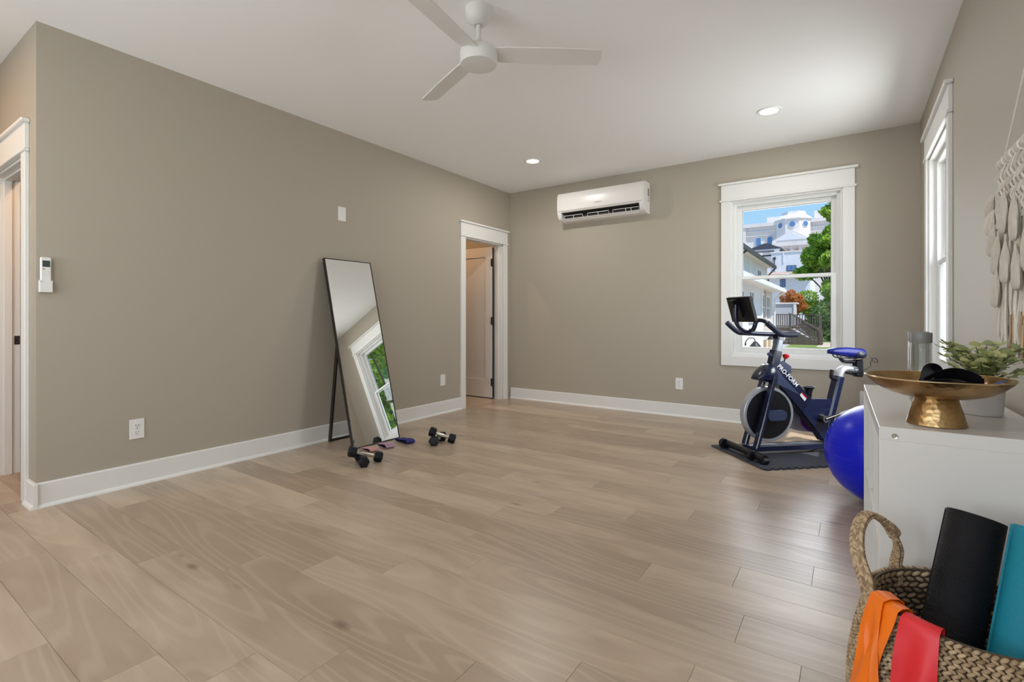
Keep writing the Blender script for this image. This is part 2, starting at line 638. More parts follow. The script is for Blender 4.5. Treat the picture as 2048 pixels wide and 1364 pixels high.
M['red_plastic'] = mat('red_plastic', (.62, .02, .02), .35, bump=.01)
M['sticker_white'] = mat('white_sticker', (.78, .80, .80), .5, bump=.01)
M['letter_white'] = mat('white_lettering', (.85, .87, .92), .5, bump=.01)
M['saddle'] = mat('navy_saddle_vinyl', (.003, .008, .15), .36, spec=.4, bump=.02)
M['saddle_dark'] = mat('dark_saddle_vinyl', (.010, .014, .03), .38, bump=.03)
M['ball'] = mat('blue_ball_vinyl', (.001, .010, .62), .30, spec=.35, bump=.015, bscale=60)
M['foam'] = mat('charcoal_eva_foam', (.040, .046, .060), .62, bump=.5, bscale=110, spec=.6)
M['laminate'] = mat('white_laminate', (.76, .74, .71), .3, bump=.01)
M['brass'] = brass_mat()
M['brass_rim'] = mat('polished_brass_rim', (.74, .58, .36), .2, metal=1.0, bump=.02)
M['strap_black'] = mat('black_nylon_strap', (.003, .003, .005), .5, spec=.25, bump=.1, bscale=600)
M['strap_blue'] = mat('blue_rubber_strap', (.01, .11, .50), .4, bump=.02)
M['bottle'] = glass_mat('clear_bottle_glass', (.98, .99, .99), .55)
M['lid'] = mat('grey_silicone_lid', (.21, .205, .20), .45, bump=.02)
M['bottle_tick'] = mat('grey_print', (.25, .26, .27), .6, bump=.01)
M['pot'] = mat('white_ceramic', (.66, .63, .63), .35, bump=.01)
M['leaf_pot'] = leaf_mat('eucalyptus_leaf', (.24, .32, .19), (.55, .60, .28), (.80, .80, .42), .40)
M['stem'] = mat('brown_stem', (.08, .055, .035), .7, bump=.1)
M['soil'] = mat('dark_moss', (.02, .03, .015), .9, bump=.4, bscale=80)
M['cotton'] = fibre_mat('cream_cotton_cord', (.52, .47, .40), (.82, .77, .69), .9, 40)
M['cotton_brown'] = fibre_mat('tan_cotton_cord', (.36, .24, .15), (.60, .44, .30), .9, 40)
M['dowel'] = mat('white_dowel', (.74, .71, .66), .6, bump=.05)
M['jute'] = fibre_mat('natural_jute', (.20, .125, .065), (.60, .45, .29), .85, 70)
M['jute_dark'] = mat('dark_jute_backing', (.12, .085, .055), .9, bump=.5, bscale=150)
M['mat_black'] = weave_bump_mat('black_yoga_mat', (.005, .005, .008), .55, 75, (1, 1, 1), .8, .003)
M['mat_teal'] = weave_bump_mat('teal_yoga_mat', (.004, .235, .34), .6, 110, (1.5, 1.5, 1), .4, .002)
M['band_orange'] = mat('orange_latex', (.95, .19, .006), .38, var=.08, vscale=9, bump=.05, bscale=30)
M['band_red'] = mat('red_latex', (.75, .022, .030), .42, var=.08, vscale=9, bump=.05, bscale=30)
M['band_pink'] = mat('pink_fabric', (.52, .27, .27), .8, bump=.2, bscale=500)
M['band_mauve'] = mat('mauve_fabric', (.36, .22, .31), .8, bump=.2, bscale=500)
M['band_navy'] = mat('navy_fabric', (.012, .016, .16), .7, bump=.2, bscale=500)
M['band_lining'] = mat('dark_band_lining', (.02, .02, .035), .8, bump=.2, bscale=500)
M['lcd'] = mat('remote_screen', (.05, .075, .07), .2, bump=.005)
M['amber'] = mat('amber_button', (.45, .24, .08), .5, bump=.01)
M['label_grey'] = mat('grey_label', (.22, .23, .23), .5, bump=.01)
# outdoors
M['house_white'] = siding_mat('white_lap_siding', (.80, .79, .80))
M['house_shaded'] = siding_mat('shaded_lap_siding', (.60, .52, .44))  # tan tone puts the shade of the recessed wall into the siding colour
M['white_ext'] = mat('white_exterior_trim', (.80, .79, .77), .6, bump=.02)
M['soffit'] = mat('cream_soffit', (.78, .70, .60), .6, bump=.02)
M['gutter'] = mat('dark_gutter', (.055, .05, .05), .5, bump=.02)
M['shingle'] = mat('grey_shingle', (.13, .12, .12), .85, var=.25, vscale=8, bump=.4, bscale=20)
M['shingle_red'] = mat('faded_red_shingle', (.42, .30, .27), .85, var=.12, vscale=5, bump=.3, bscale=20)
M['stucco'] = mat('white_stucco', (.74, .76, .82), .8, bump=.1, bscale=8, var=.03, vscale=1)
M['stone'] = mat('pale_limestone', (.76, .71, .69), .8, bump=.05, bscale=3, var=.04, vscale=.3)
M['stone_roof'] = mat('white_cupola_roof', (.74, .73, .71), .6, bump=.02)
M['ext_glass'] = mat('blue_reflecting_glass', (.10, .22, .45), .12, bump=.01)
M['dark_glass'] = mat('dark_reflecting_glass', (.05, .07, .07), .25, spec=.3, bump=.01)
M['deck'] = mat('weathered_brown_deck', (.105, .082, .070), .75, var=.15, vscale=4, bump=.2, bscale=30)
M['tread'] = mat('pale_stair_tread', (.42, .38, .35), .75, var=.1, bump=.1)
M['lamp_black'] = mat('black_barn_lamp', (.02, .02, .02), .5, bump=.02)
M['lawn'] = mat('lawn', (.17, .25, .06), .9, var=.4, vscale=.8, bump=.5, bscale=12)
M['gravel'] = mat('pale_gravel', (.52, .44, .36), .9, var=.12, vscale=.8, bump=.3, bscale=10)
M['asphalt'] = mat('pale_driveway', (.42, .40, .38), .9, var=.1, vscale=.5, bump=.2, bscale=10)
M['garage_wood'] = mat('honey_wood_panel', (.55, .36, .19), .6, var=.1, bump=.1)
M['leaf_tree'] = leaf_mat('bright_tree_leaf', (.15, .30, .025), (.36, .56, .06), (.64, .80, .15), .45)
M['leaf_dark'] = leaf_mat('dark_hedge_leaf', (.04, .11, .03), (.12, .24, .06), (.30, .42, .12), .3)
M['leaf_vine'] = leaf_mat('orange_vine_leaf', (.42, .12, .04), (.80, .27, .08), (.48, .44, .12), .35)
M['bark'] = mat('grey_bark', (.10, .075, .055), .9, var=.2, bump=.6, bscale=20)
M['concrete'] = mat('grey_retaining_concrete', (.22, .20, .19), .9, var=.1, bump=.2, bscale=15)

# ------------------------------------------------------------------ room shell
XL, XR, YB, YC, YR, XO, ZC = -3.777, 0.487, 5.456, 0.7755, -1.30, -6.60, 2.74
WIN_W, WIN_Z0, WIN_Z1 = .954, .68, 2.262

def wall_with_holes(name, a0, a1, z1, d0, d1, axis, holes, label):
    """wall along X ('X') or Y ('Y') from a0 to a1, thickness d0..d1, holes (lo, hi, z0, z1)"""
    b = MB()
    def seg(lo, hi, z0, zz):
        if hi - lo < 1e-4 or zz - z0 < 1e-4:
            return
        if axis == 'X':
            b.span((lo, d0, z0), (hi, d1, zz))
        else:
            b.span((d0, lo, z0), (d1, hi, zz))
    cur = a0
    for (lo, hi, z0, zt) in sorted(holes):
        seg(cur, lo, 0, z1)
        seg(lo, hi, 0, z0)
        seg(lo, hi, zt, z1)
        cur = hi
    seg(cur, a1, 0, z1)
    return structure(b.obj(name, M['wall'], smooth=False), label, 'wall')

WB_X, WR_Y = -.539, 4.375           # window centres on the back and right walls
REAR_X = (-3.1, -1.66, -.22)  # unseen rear windows, added to bring in side light
hw = WIN_W / 2
wall_with_holes('wall_back', XO, XR + .15, ZC, YB, YB + .14, 'X', [(WB_X - hw, WB_X + hw, WIN_Z0, WIN_Z1)], 'greige painted wall behind the bike, with the air conditioner on it')
wall_with_holes('wall_right', YR - .15, YB, ZC, XR, XR + .14, 'Y', [(WR_Y - hw, WR_Y + hw, WIN_Z0, WIN_Z1)], 'greige painted wall with the knotted cord hanging on it')
wall_with_holes('wall_left', YC, YB, ZC, XL - .12, XL, 'Y', [(4.519, 5.281, 0, 2.03)], 'long greige painted wall behind the leaning mirror')
wall_with_holes('wall_hall', XO, XL - .12, ZC, YC, YC + .12, 'X', [(-4.772, -4.010, 0, 2.03)], 'warm lit hallway wall around the open doorway')
wall_with_holes('wall_rear', XO, XR, ZC, YR - .14, YR, 'X', [(x - hw, x + hw, WIN_Z0, WIN_Z1) for x in REAR_X], 'unseen greige wall with added windows facing the air conditioner wall')
b = MB().span((XO - .14, YR - .14, 0), (XO, YB + .14, ZC))
structure(b.obj('wall_far_left', M['wall'], smooth=False), 'greige end wall of the hallway', 'wall')
b = MB().span((XO, 3.96, 0), (XL - .12, 4.06, ZC))
structure(b.obj('wall_closet', M['wall'], smooth=False), 'greige partition wall beside the small room', 'wall')
b = MB().span((XO - .14, YR - .14, ZC), (XR + .15, YB + .14, ZC + .15))
structure(b.obj('ceiling', M['ceiling'], smooth=False), 'flat white painted ceiling', 'ceiling')
b = MB().span((XO - .14, YR - .14, -.2), (XR + .15, YB + .14, -.012))
floor = structure(b.obj('floor', M['subfloor'], smooth=False), 'light oak plank floor', 'floor')

# planks run along X, 1.22 m x 0.182 m, joints as in the photograph
PL, PW, PY = 1.22, .1822, 2.30
seams = {-9: -2.785, -8: -2.56, -7: -2.18, -6: -1.91, -5: -1.615, -4: -1.345, -11: -2.175, -10: -1.815, -2: -.715,
         -1: -.39, 0: -.13, 1: -.98, 2: -.71, 3: -.13, 4: -.43, 5: -.99, 6: -.70}
plank_cache = {}
def plank(x0, x1, y0, y1):
    if x1 - x0 < .02 or y1 - y0 < .01:
        return
    key = (round(x1 - x0, 3), round(y1 - y0, 3))
    if key not in plank_cache:
        plank_cache[key] = MB().box((0, 0, -.006), (key[0] - .0006, key[1] - .0006, .012), .0008).mesh('plank', M['plank'], smooth=False)
    o = bpy.data.objects.new('plank', plank_cache[key])
    COL.objects.link(o)
    o.parent = floor
    o.location = ((x0 + x1) / 2, (y0 + y1) / 2, 0)
rnd = random.Random(3)
def lay(xa, xb, ya, yb):
    k = math.floor((ya - PY) / PW)
    while PY + k * PW < yb - 1e-6:
        y0, y1 = max(ya, PY + k * PW), min(yb, PY + (k + 1) * PW)
        s0 = seams.setdefault(k, -.3 - rnd.random() * 1.2)
        n = math.floor((xa - s0) / PL)
        while s0 + n * PL < xb - 1e-6:
            plank(max(xa, s0 + n * PL), min(xb, s0 + (n + 1) * PL), y0, y1)
            n += 1
        k += 1
kc = math.floor((YC - PY) / PW)
y_cut = PY + kc * PW                  # the row that meets the hallway corner
lay(XL, XR, y_cut, YB)
lay(XO, XL, y_cut, YC)
lay(XO, XR, YR, y_cut)
lay(-4.772, -4.010, YC, YC + .12)
lay(XL - .12, XL, 4.519, 5.281)
lay(-5.6, XL - .12, 4.06, YB)
lay(-5.6, XL - .12, YC + .12, 1.9)

def baseboard(name, p0, p1, nrm, label):
    """board with a shoe moulding at its foot; nrm points into the room"""
    p0, p1, n = Vector((*p0, 0)), Vector((*p1, 0)), Vector((*nrm, 0))
    def strip(prof):
        b = MB()
        vs_ = [p + n * d + Vector((0, 0, z)) for p in (p0, p1) for d, z in prof]
        m_ = len(prof)
        fs = [tuple(range(m_)), tuple(range(2 * m_ - 1, m_ - 1, -1))] + [(i, i + m_, (i + 1) % m_ + m_, (i + 1) % m_) for i in range(m_)]
        return b.add(vs_, fs)
    o = structure(strip([(0, 0), (.016, 0), (.016, .132), (.012, .138), (0, .138)]).obj(name, M['trim'], smooth=False), label, 'baseboard')
    q = [(.016 + .016 * math.sin(a), .019 * math.cos(a)) for a in [math.pi / 2 * i / 5 for i in range(6)]]
    strip([(.016, 0)] + q).obj('shoe_moulding', M['trim'], o, angle=60)
    return o
baseboard('baseboard_left', (XL, YC), (XL, 4.427), (1, 0), 'white baseboard under the mirror wall')
baseboard('baseboard_back', (XL + .02, YB), (XR, YB), (0, -1), 'white baseboard under the air conditioner wall')
baseboard('baseboard_right', (XR, YR), (XR, YB - .034), (-1, 0), 'white baseboard behind the white shelf unit')
baseboard('baseboard_hall', (-3.92, YC), (XL + .033, YC), (0, -1), 'short warm lit baseboard at the hallway doorway')
baseboard('baseboard_rear', (XO, YR), (XR - .034, YR), (0, 1), 'white baseboard under the row of three added windows')

# ------------------------------------------------------------------ windows
def window(name, loc, rz, label):
    """opening centred on x; local +y looks outdoors"""
    w = empty_structure(name, label, 'window', loc, rz)
    for sx in (-1, 1):
        MB().span((sx * hw, -.020, WIN_Z0 - .098), (sx * (hw + .092), 0, WIN_Z1), .002).obj('side_casing', M['trim'], w, smooth=False)
    MB().span((-hw, -.020, WIN_Z0 - .098), (hw, 0, WIN_Z0), .002).obj('bottom_casing', M['trim'], w, smooth=False)
    MB().span((-hw - .108, -.030, WIN_Z1), (hw + .108, 0, WIN_Z1 + .020), .004).obj('head_fillet', M['trim'], w, smooth=False)
    MB().span((-hw - .092, -.021, WIN_Z1 + .020), (hw + .092, 0, WIN_Z1 + .168), .002).obj('head_casing', M['trim'], w, smooth=False)
    MB().span((-hw - .118, -.042, WIN_Z1 + .168), (hw + .118, 0, WIN_Z1 + .190), .004).obj('head_cap', M['trim'], w, smooth=False)
    j = MB()
    for sx in (-1, 1):
        j.span((sx * (hw - .016), -.001, WIN_Z0), (sx * hw, .14, WIN_Z1))
    j.span((-hw + .016, -.001, WIN_Z1 - .016), (hw - .016, .14, WIN_Z1))
    j.span((-hw + .016, -.001, WIN_Z0), (hw - .016, .14, WIN_Z0 + .016))
    j.obj('jamb_liner', M['trim'], w, smooth=False)
    fw_, z0, z1 = hw - .016, WIN_Z0 + .016, WIN_Z1 - .016
    f = MB()
    for sx in (-1, 1):
        f.span((sx * (fw_ - .030), .040, z0), (sx * fw_, .135, z1), .002)
        f.span((sx * (fw_ - .036), .079, z0 + .026), (sx * (fw_ - .029), .085, z1 - .030))
    f.span((-fw_ + .030, .042, z1 - .030), (fw_ - .030, .135, z1))
    f.span((-fw_ + .030, .042, z0), (fw_ - .030, .135, z0 + .026))
    f.obj('vinyl_frame', M['vinyl'], w, smooth=False)
    zm = 1.478
    def sash(nm, ya, yb, za, zb, top, bot):
        s = MB()
        sw = fw_ - .030
        st = .046
        for sx in (-1, 1):
            s.span((sx * (sw - st), ya, za), (sx * sw, yb, zb), .003)
        s.span((-sw + st, ya, zb - top), (sw - st, yb, zb), .003)
        s.span((-sw + st, ya, za), (sw - st, yb, za + bot), .003)
        o = s.obj(nm, M['vinyl'], w, smooth=False)
        ym = (ya + yb) / 2
        MB().span((-sw + st - .008, ym - .002, za + bot - .008), (sw - st + .008, ym + .002, zb - top + .008)).obj('pane', M['pane'], o, smooth=False)
        g = MB()
        for sx in (-1, 1):
            g.span((sx * (sw - st - .004), ya + .006, za + bot), (sx * (sw - st), yb - .006, zb - top))
        g.span((-sw + st, ya + .006, zb - top - .004), (sw - st, yb - .006, zb - top))
        g.obj('glazing_bead', M['grey_plastic'], o, smooth=False)
        return o
    sash('upper_sash', .090, .125, zm - .014, z1 - .030, .044, .030)
    lo = sash('lower_sash', .046, .078, z0 + .026, zm + .016, .032, .052)
    MB().span((-.035, .036, zm + .016), (.035, .076, zm + .028), .003).obj('sash_lock', M['vinyl'], lo, smooth=False)
    return w
window('window_1', (WB_X, YB, 0), 0, 'double hung window with white trim behind the bike')
window('window_2', (XR, WR_Y, 0), -90, 'double hung window beside the knotted wall hanging')
for i, x in enumerate(REAR_X):
    window('window_%d' % (i + 3), (x, YR, 0), 180, ['added double hung window in the hall end of the rear wall', 'added middle double hung window of the rear wall', 'added double hung window in the rear wall by the right corner'][i])

# ------------------------------------------------------------------ doorways
def door_trim(root, w0, w1, zt, both=0.0):
    """casing in local x (width) facing local -y"""
    for a, c in ((w0 - .092, w0 - .006), (w1 + .006, w1 + .092)):
        MB().span((a, -.020, 0), (c, 0, zt), .002).obj('side_casing', M['trim'], root, smooth=False)
    MB().span((w0 - .104, -.030, zt), (w1 + .104, 0, zt + .018), .004).obj('head_fillet', M['trim'], root, smooth=False)
    MB().span((w0 - .092, -.021, zt + .018), (w1 + .092, 0, zt + .166), .002).obj('head_casing', M['trim'], root, smooth=False)
    MB().span((w0 - .112, -.040, zt + .166), (w1 + .112, 0, zt + .188), .004).obj('head_cap', M['trim'], root, smooth=False)

# doorway beside the back corner: wall along Y, so local x = +Y... root turned 90 deg: local x -> +Y, local y -> -X
d1 = empty_structure('door_1', 'white paneled door standing open in the far corner doorway', 'door', (XL, 4.519, 0), 90)
DW = .762
door_trim(d1, 0, DW, 2.03)
j = MB()
for a, c in ((0, .016), (DW - .016, DW)):
    j.span((a, 0, 0), (c, .12, 2.03))
j.span((0, 0, 2.014), (DW, .12, 2.03))
for a, c in ((.016, .027), (DW - .027, DW - .016)):
    j.span((a, .045, 0), (c, .080, 2.014))
j.obj('jamb', M['trim'], d1, smooth=False)
# leaf, opened 90 degrees into the small room: runs along local +y from the hinge at x = DW
lx0, lx1 = DW - .020 - .036, DW - .020
leaf = MB()
ly0, ly1, lz0, lz1 = .128, .128 + .71, .012, 2.008
st = .115
leaf.span((lx0 + .008, ly0 + .02, lz0 + .02), (lx1 - .008, ly1 - .02, lz1 - .02))
for a, c in ((ly0, ly0 + st), (ly1 - st, ly1)):
    leaf.span((lx0, a, lz0), (lx1, c, lz1), .002)
leaf.span((lx0, ly0 + st, lz1 - .13), (lx1, ly1 - st, lz1), .002)
leaf.span((lx0, ly0 + st, lz0), (lx1, ly1 - st, lz0 + .24), .002)
lf = leaf.obj('door_leaf', M['door'], d1, smooth=False)
MB().span((lx0 + .004, ly0 - .006, .010), (lx1 - .004, ly0 - .0005, 2.0)).obj('gap_strip', M['dark_vent_gap'], lf, smooth=False)  # dark strip stands in for the black gap between leaf and jamb
MB().span((lx0 + .003, ly0 + .01, .001), (lx1 - .003, ly1, .0115)).obj('floor_gap_strip', M['dark_vent_gap'], lf, smooth=False)  # dark strip stands in for the shaded gap under the leaf
for z in (.22, 1.03, 1.80):
    h = MB().span((lx0 - .004, ly0 - .022, z - .048), (lx0 + .002, ly0 + .022, z + .048), .004)
    h.cyl((lx0 - .006, ly0 - .002, z - .052), (lx0 - .006, ly0 - .002, z + .052), .008, n=10)
    h.obj('hinge', M['black_metal'], lf, angle=40)

# doorway in the hallway wall
d2 = empty_structure('door_2', 'warm lit doorway with white casing in the hallway', 'door', (-4.772, YC, 0), 0)
door_trim(d2, 0, DW, 2.03)
j = MB()
for a, c in ((0, .016), (DW - .016, DW)):
    j.span((a, 0, 0), (c, .12, 2.03))
j.span((0, 0, 2.014), (DW, .12, 2.03))
jo = j.obj('jamb', M['trim'], d2, smooth=False)
s = MB()
for a, c in ((.016, .027), (DW - .027, DW - .016)):
    s.span((a, .040, 0), (c, .078, 2.014))
s.span((.027, .040, 2.003), (DW - .027, .078, 2.014))
s.obj('door_stop', M['trim'], jo, smooth=False)
sp = MB()
sp.span((.016, .090, .885), (.018, .118, .945), .0008)
spo = sp.obj('strike_plate', M['black_metal'], jo, smooth=False)
MB().rtube([(.0186, .098, .900), (.0186, .110, .900), (.0186, .110, .930), (.0186, .098, .930)], .002, .001, up=(1, 0, 0)).obj('latch_lip', M['steel'], spo, smooth=False)
tag(d2, 'warm lit doorway with white casing in the hallway', 'door')

# ------------------------------------------------------------------ lamps that belong to the house
def downlight(x, y, label, watts, col, group='recessed ceiling lights'):
    t = thing('recessed_light', label, 'ceiling light', (x, y, ZC), 0, group)
    MB().lathe([(.064, -.002), (.068, -.007), (.088, -.006), (.092, 0), (.064, 0), (.064, -.002)], n=40).obj('trim_ring', M['white_plastic'], t, angle=50)
    MB().lathe([(0, -.0015), (.0635, -.0015), (.0635, 0), (0, 0)], n=40).obj('lens', M['lens'], t)
    ld = bpy.data.lights.new('lamp', 'AREA')
    ld.shape = 'DISK'
    ld.size = .12
    ld.energy = watts
    ld.color = col
    lo = bpy.data.objects.new('lamp', ld)
    COL.objects.link(lo)
    lo.parent = t
    lo.location = (0, 0, -.009)
    return t
NEUT = (1.0, .96, .91)
WARM = (1.0, .58, .28)
downlight(-2.793, 4.46, 'round recessed ceiling light near the open corner door', DOWNLIGHT_W * 2.0, NEUT)
downlight(-.544, 4.46, 'round recessed ceiling light near the window over the bike', DOWNLIGHT_W * 1.2, NEUT)
downlight(-2.793, -.25, 'round recessed ceiling light near the hallway opening', DOWNLIGHT_W, NEUT)
downlight(-.544, -.25, 'round recessed ceiling light near the added rear windows', DOWNLIGHT_W, NEUT)
downlight(-4.35, -.10, 'warm recessed ceiling light in the hallway by the doorway', 11, WARM)
downlight(-4.20, 1.35, 'warm recessed ceiling light beyond the hallway doorway', 12, WARM)
downlight(-4.55, 4.75, 'warm recessed ceiling light in the small corner room', 9, WARM)

# ------------------------------------------------------------------ ceiling fan
fan = thing('ceiling_fan', 'white three blade ceiling fan hanging on a short rod', 'fan', (-1.66, 2.10, ZC))
MB().lathe([(0, 0), (.070, 0), (.073, -.020), (.070, -.045), (.056, -.072), (.036, -.088), (.023, -.092), (.020, -.088), (0, -.086)], n=40).obj('canopy', M['fan_white'], fan)
MB().cyl((0, 0, -.09), (0, 0, -.185), .0125, n=20).obj('downrod', M['fan_white'], fan)
MB().lathe([(.0135, -.172), (.019, -.170), (.022, -.178), (.030, -.205), (.046, -.222), (0, -.222)], n=32).obj('coupler', M['fan_white'], fan)
MB().lathe([(0, -.218), (.085, -.218), (.097, -.226), (.101, -.240), (.101, -.296), (.097, -.304), (.088, -.306), (0, -.3062)], n=56).obj('motor_housing', M['fan_white'], fan)
def blade(deg):
    b = MB()
    outline = [(.075, -.050), (.16, -.058), (.40, -.062), (.648, -.060), (.660, -.050), (.668, -.020), (.668, .030), (.664, .048), (.652, .054), (.40, .058), (.16, .054), (.075, .046)]
    t = .007
    vs_ = [(x, y, z) for z in (-t / 2, t / 2) for x, y in outline]
    n = len(outline)
    fs = [tuple(range(n))[::-1], tuple(range(n, 2 * n))] + [(i, (i + 1) % n, (i + 1) % n + n, i + n) for i in range(n)]
    m3 = Matrix.Rotation(R(-13), 3, 'X')
    b.add([m3 @ Vector(p) for p in vs_], fs)
    o = b.obj('fan_blade', M['fan_white'], fan, smooth=False)
    o.location = (0, 0, -.246)
    o.rotation_euler = (0, 0, R(deg))
for a in (37.6, 157.6, 277.6):
    blade(a)

# ------------------------------------------------------------------ air conditioner on the back wall
ac = thing('air_conditioner', 'white wall mounted air conditioner with open louver vent', 'air conditioner', (-2.40, YB, 2.236))
AW = .535
full = [(0, 0), (.10, 0), (.150, .010), (.183, .036), (.204, .085), (.212, .140), (.214, .250), (.208, .300), (.186, .332), (.140, .345), (0, .345)]
notch = [(0, 0), (.10, 0), (.128, .006), (.100, .080), (.195, .100), (.206, .110), (.212, .150), (.214, .250), (.208, .300), (.186, .332), (.140, .345), (0, .345)]
bd = MB()
def xprism(b, prof, x0, x1):
    b.prism([(-d, z) for d, z in prof], x0, x1, 'X')
xprism(bd, full, -AW, -AW + .050)
xprism(bd, full, AW - .050, AW)
xprism(bd, notch, -AW + .050, AW - .050)
body = bd.obj('body', M['ac_white'], ac, angle=30)
# rounded front panel edge line and grille
MB().box((0, -.2155, .118), (2 * AW - .03, .003, .0022)).obj('panel_seam', M['label_grey'], body, smooth=False)
MB().prism([(-.126, .009), (-.101, .078), (-.104, .081), (-.192, .1005), (-.192, .098), (-.107, .076), (-.129, .009)], -AW + .051, AW - .051, 'X').obj('vent_lining', M['dark_vent_gap'], ac, smooth=False)
MB().box((0, -.140, .018), (2 * AW - .11, .046, .005), .002, rotm(-31)).obj('lower_louver', M['ac_white'], ac, smooth=False)
for x0, x1 in ((-.455, -.215), (-.150, .115), (.165, .470)):
    lv = MB()
    lv.tube([(x0, -.165, .030), (x0, -.176, .062), (x1, -.176, .062), (x1, -.165, .030)], .0032, n=6)
    for f in (.5,):
        xm = x0 + (x1 - x0) * f
        lv.tube([(xm, -.165, .030), (xm, -.176, .062)], .0032, n=6)
    if x1 > .4:
        lv.tube([(.38, -.165, .030), (.38, -.176, .062)], .0032, n=6)
    lv.obj('louver_frame', M['ac_white'], ac)
MB().box((0, -.2148, .170), (.075, .0016, .013), .0005).obj('brand_plate', M['label_grey'], ac, smooth=False, label='small grey maker plate')
br = MB()
for k in range(6):
    br.box((-.030 + k * .012, -.2157, .170), (.007, .0006, .008))
br.obj('brand_lettering', M['ac_white'], ac, smooth=False)
MB().box((AW + .0005, -.045, .235), (.0012, .045, .085)).obj('side_label', M['label_grey'], ac, smooth=False, label='grey printed side label')
for z in (.165, .140):
    MB().box((AW + .0005, -.045, z), (.0012, .030, .014)).obj('side_mark', M['label_grey'], ac, smooth=False)

# ------------------------------------------------------------------ wall plates and remote
def plate(name, label, cat, loc, rz, kind, group):
    """local x along the wall, local -y into the room"""
    t = thing(name, label, cat, loc, rz, group)
    MB().box((0, -.0032, 0), (.080, .0064, .126), .0022).obj('cover_plate', M['white_plastic'], t, smooth=False)
    if kind == 'duplex':
        for z in (.021, -.021):
            rec = MB().box((0, -.0070, z), (.034, .0020, .030), .0008).obj('receptacle', M['white_plastic'], t, smooth=False)
            sl = MB()
            for x in (-.007, .007):
                sl.box((x, -.0082, z + .003), (.0024, .0012, .009))
            sl.cyl((0, -.0076, z - .008), (0, -.0088, z - .008), .0026, n=10)
            sl.obj('slot', M['dark_vent_gap'], rec, smooth=False)
        MB().cyl((0, -.006, 0), (0, -.0074, 0), .003, n=10).obj('screw', M['steel'], t)
    else:
        MB().box((0, -.0072, 0), (.034, .003, .068), .001).obj('rocker', M['white_plastic'], t, smooth=False)
        for z in (.048, -.048):
            MB().cyl((0, -.006, z), (0, -.0072, z), .003, n=10).obj('screw', M['steel'], t)
    return t
plate('wall_plate', 'white plate high on the wall above the mirror', 'switch', (XL, 2.797, 2.003), 90, 'rocker', 'wall plates')
plate('power_outlet', 'white duplex outlet on the mirror wall near the remote control', 'outlet', (XL, 1.25, .357), 90, 'duplex', 'power outlets')
plate('power_outlet', 'white outlet on the wall between mirror and corner door', 'outlet', (XL, 4.128, .372), 90, 'rocker', 'power outlets')
plate('power_outlet', 'white duplex outlet under the air conditioner left of the bike', 'outlet', (-1.539, YB, .354), 0, 'duplex', 'power outlets')
plate('power_outlet', 'white outlet on the wall between the bike saddle and the corner', 'outlet', (.105, YB, .345), 0, 'rocker', 'power outlets')

rc = thing('remote_control', 'white air conditioner remote in its wall holder', 'remote control', (XL, .812, 1.213), 90)
MB().box((0, -.0140, .110), (.046, .018, .176), .004).obj('handset', M['white_plastic'], rc, smooth=False)
MB().box((.001, -.0235, .162), (.032, .0012, .036)).obj('display', M['lcd'], rc, smooth=False)
MB().box((-.010, -.0236, .132), (.009, .002, .006), .001).obj('power_button', M['amber'], rc, smooth=False)
for q in range(3):
    for p in range(3):
        MB().box((-.011 + p * .011, -.0234, .120 - q * .009), (.008, .0014, .005), .0006).obj('button', M['ac_white'], rc, smooth=False)
hd = MB().box((0, -.0015, .034), (.054, .003, .068), .001)
for sx in (-1, 1):
    hd.box((sx * .0256, -.014, .034), (.004, .028, .068), .001)
hd.box((0, -.0265, .030), (.054, .004, .060), .0015)
hd.box((0, -.0140, .002), (.054, .028, .004), .001)
hd.obj('wall_holder', M['white_plastic'], rc, smooth=False)

# ------------------------------------------------------------------ leaning mirror
MW, MH, TILT = .487, 1.632, 14.4
MIR_RZ = 90 - 1.2
mir = thing('standing_mirror', 'tall thin framed mirror leaning back on its dark easel stand', 'mirror', (-3.315, 2.815, 0), MIR_RZ)
# local x runs along the wall, local +y points to the wall
TB = Matrix.Rotation(R(-TILT), 3, 'X')
def mpt(x, y, z):
    return TB @ Vector((x, y, z)) + Vector((0, 0, .004))
def mbox(b, lo, hi):
    pts = [mpt(x, y, z) for x in (lo[0], hi[0]) for y in (lo[1], hi[1]) for z in (lo[2], hi[2])]
    return b.add(pts, [(0, 1, 3, 2), (4, 6, 7, 5), (0, 4, 5, 1), (2, 3, 7, 6), (0, 2, 6, 4), (1, 5, 7, 3)])
mbox(MB(), (-MW / 2 + .006, .0005, .006), (MW / 2 - .006, .004, MH - .006)).obj('mirror_glass', M['mirror'], mir, smooth=False)
fr = MB()
for x0, x1 in ((-MW / 2, -MW / 2 + .007), (MW / 2 - .007, MW / 2)):
    mbox(fr, (x0, -.003, 0), (x1, .026, MH))
for z0, z1 in ((0, .007), (MH - .007, MH)):
    mbox(fr, (-MW / 2, -.003, z0), (MW / 2, .026, z1))
mbox(fr, (-MW / 2 + .006, .010, .006), (MW / 2 - .006, .018, MH - .006))
fr.obj('frame', M['mirror_frame'], mir, smooth=False)
sd = MB()
hz = .98
top_y, top_z = mpt(0, .03, hz).y, mpt(0, .03, hz).z
fy = .392
for sx in (-1, 1):
    sd.rtube([(sx * .195, top_y, top_z), (sx * .195, fy, .012)], .030, .018, up=(1, 0, 0))
sd.rtube([(-.205, fy, .010), (.205, fy, .010)], .022, .020)
sd.rtube([(-.205, top_y, top_z), (.205, top_y, top_z)], .016, .016)
sd.obj('easel_stand', M['mirror_frame'], mir, smooth=False)

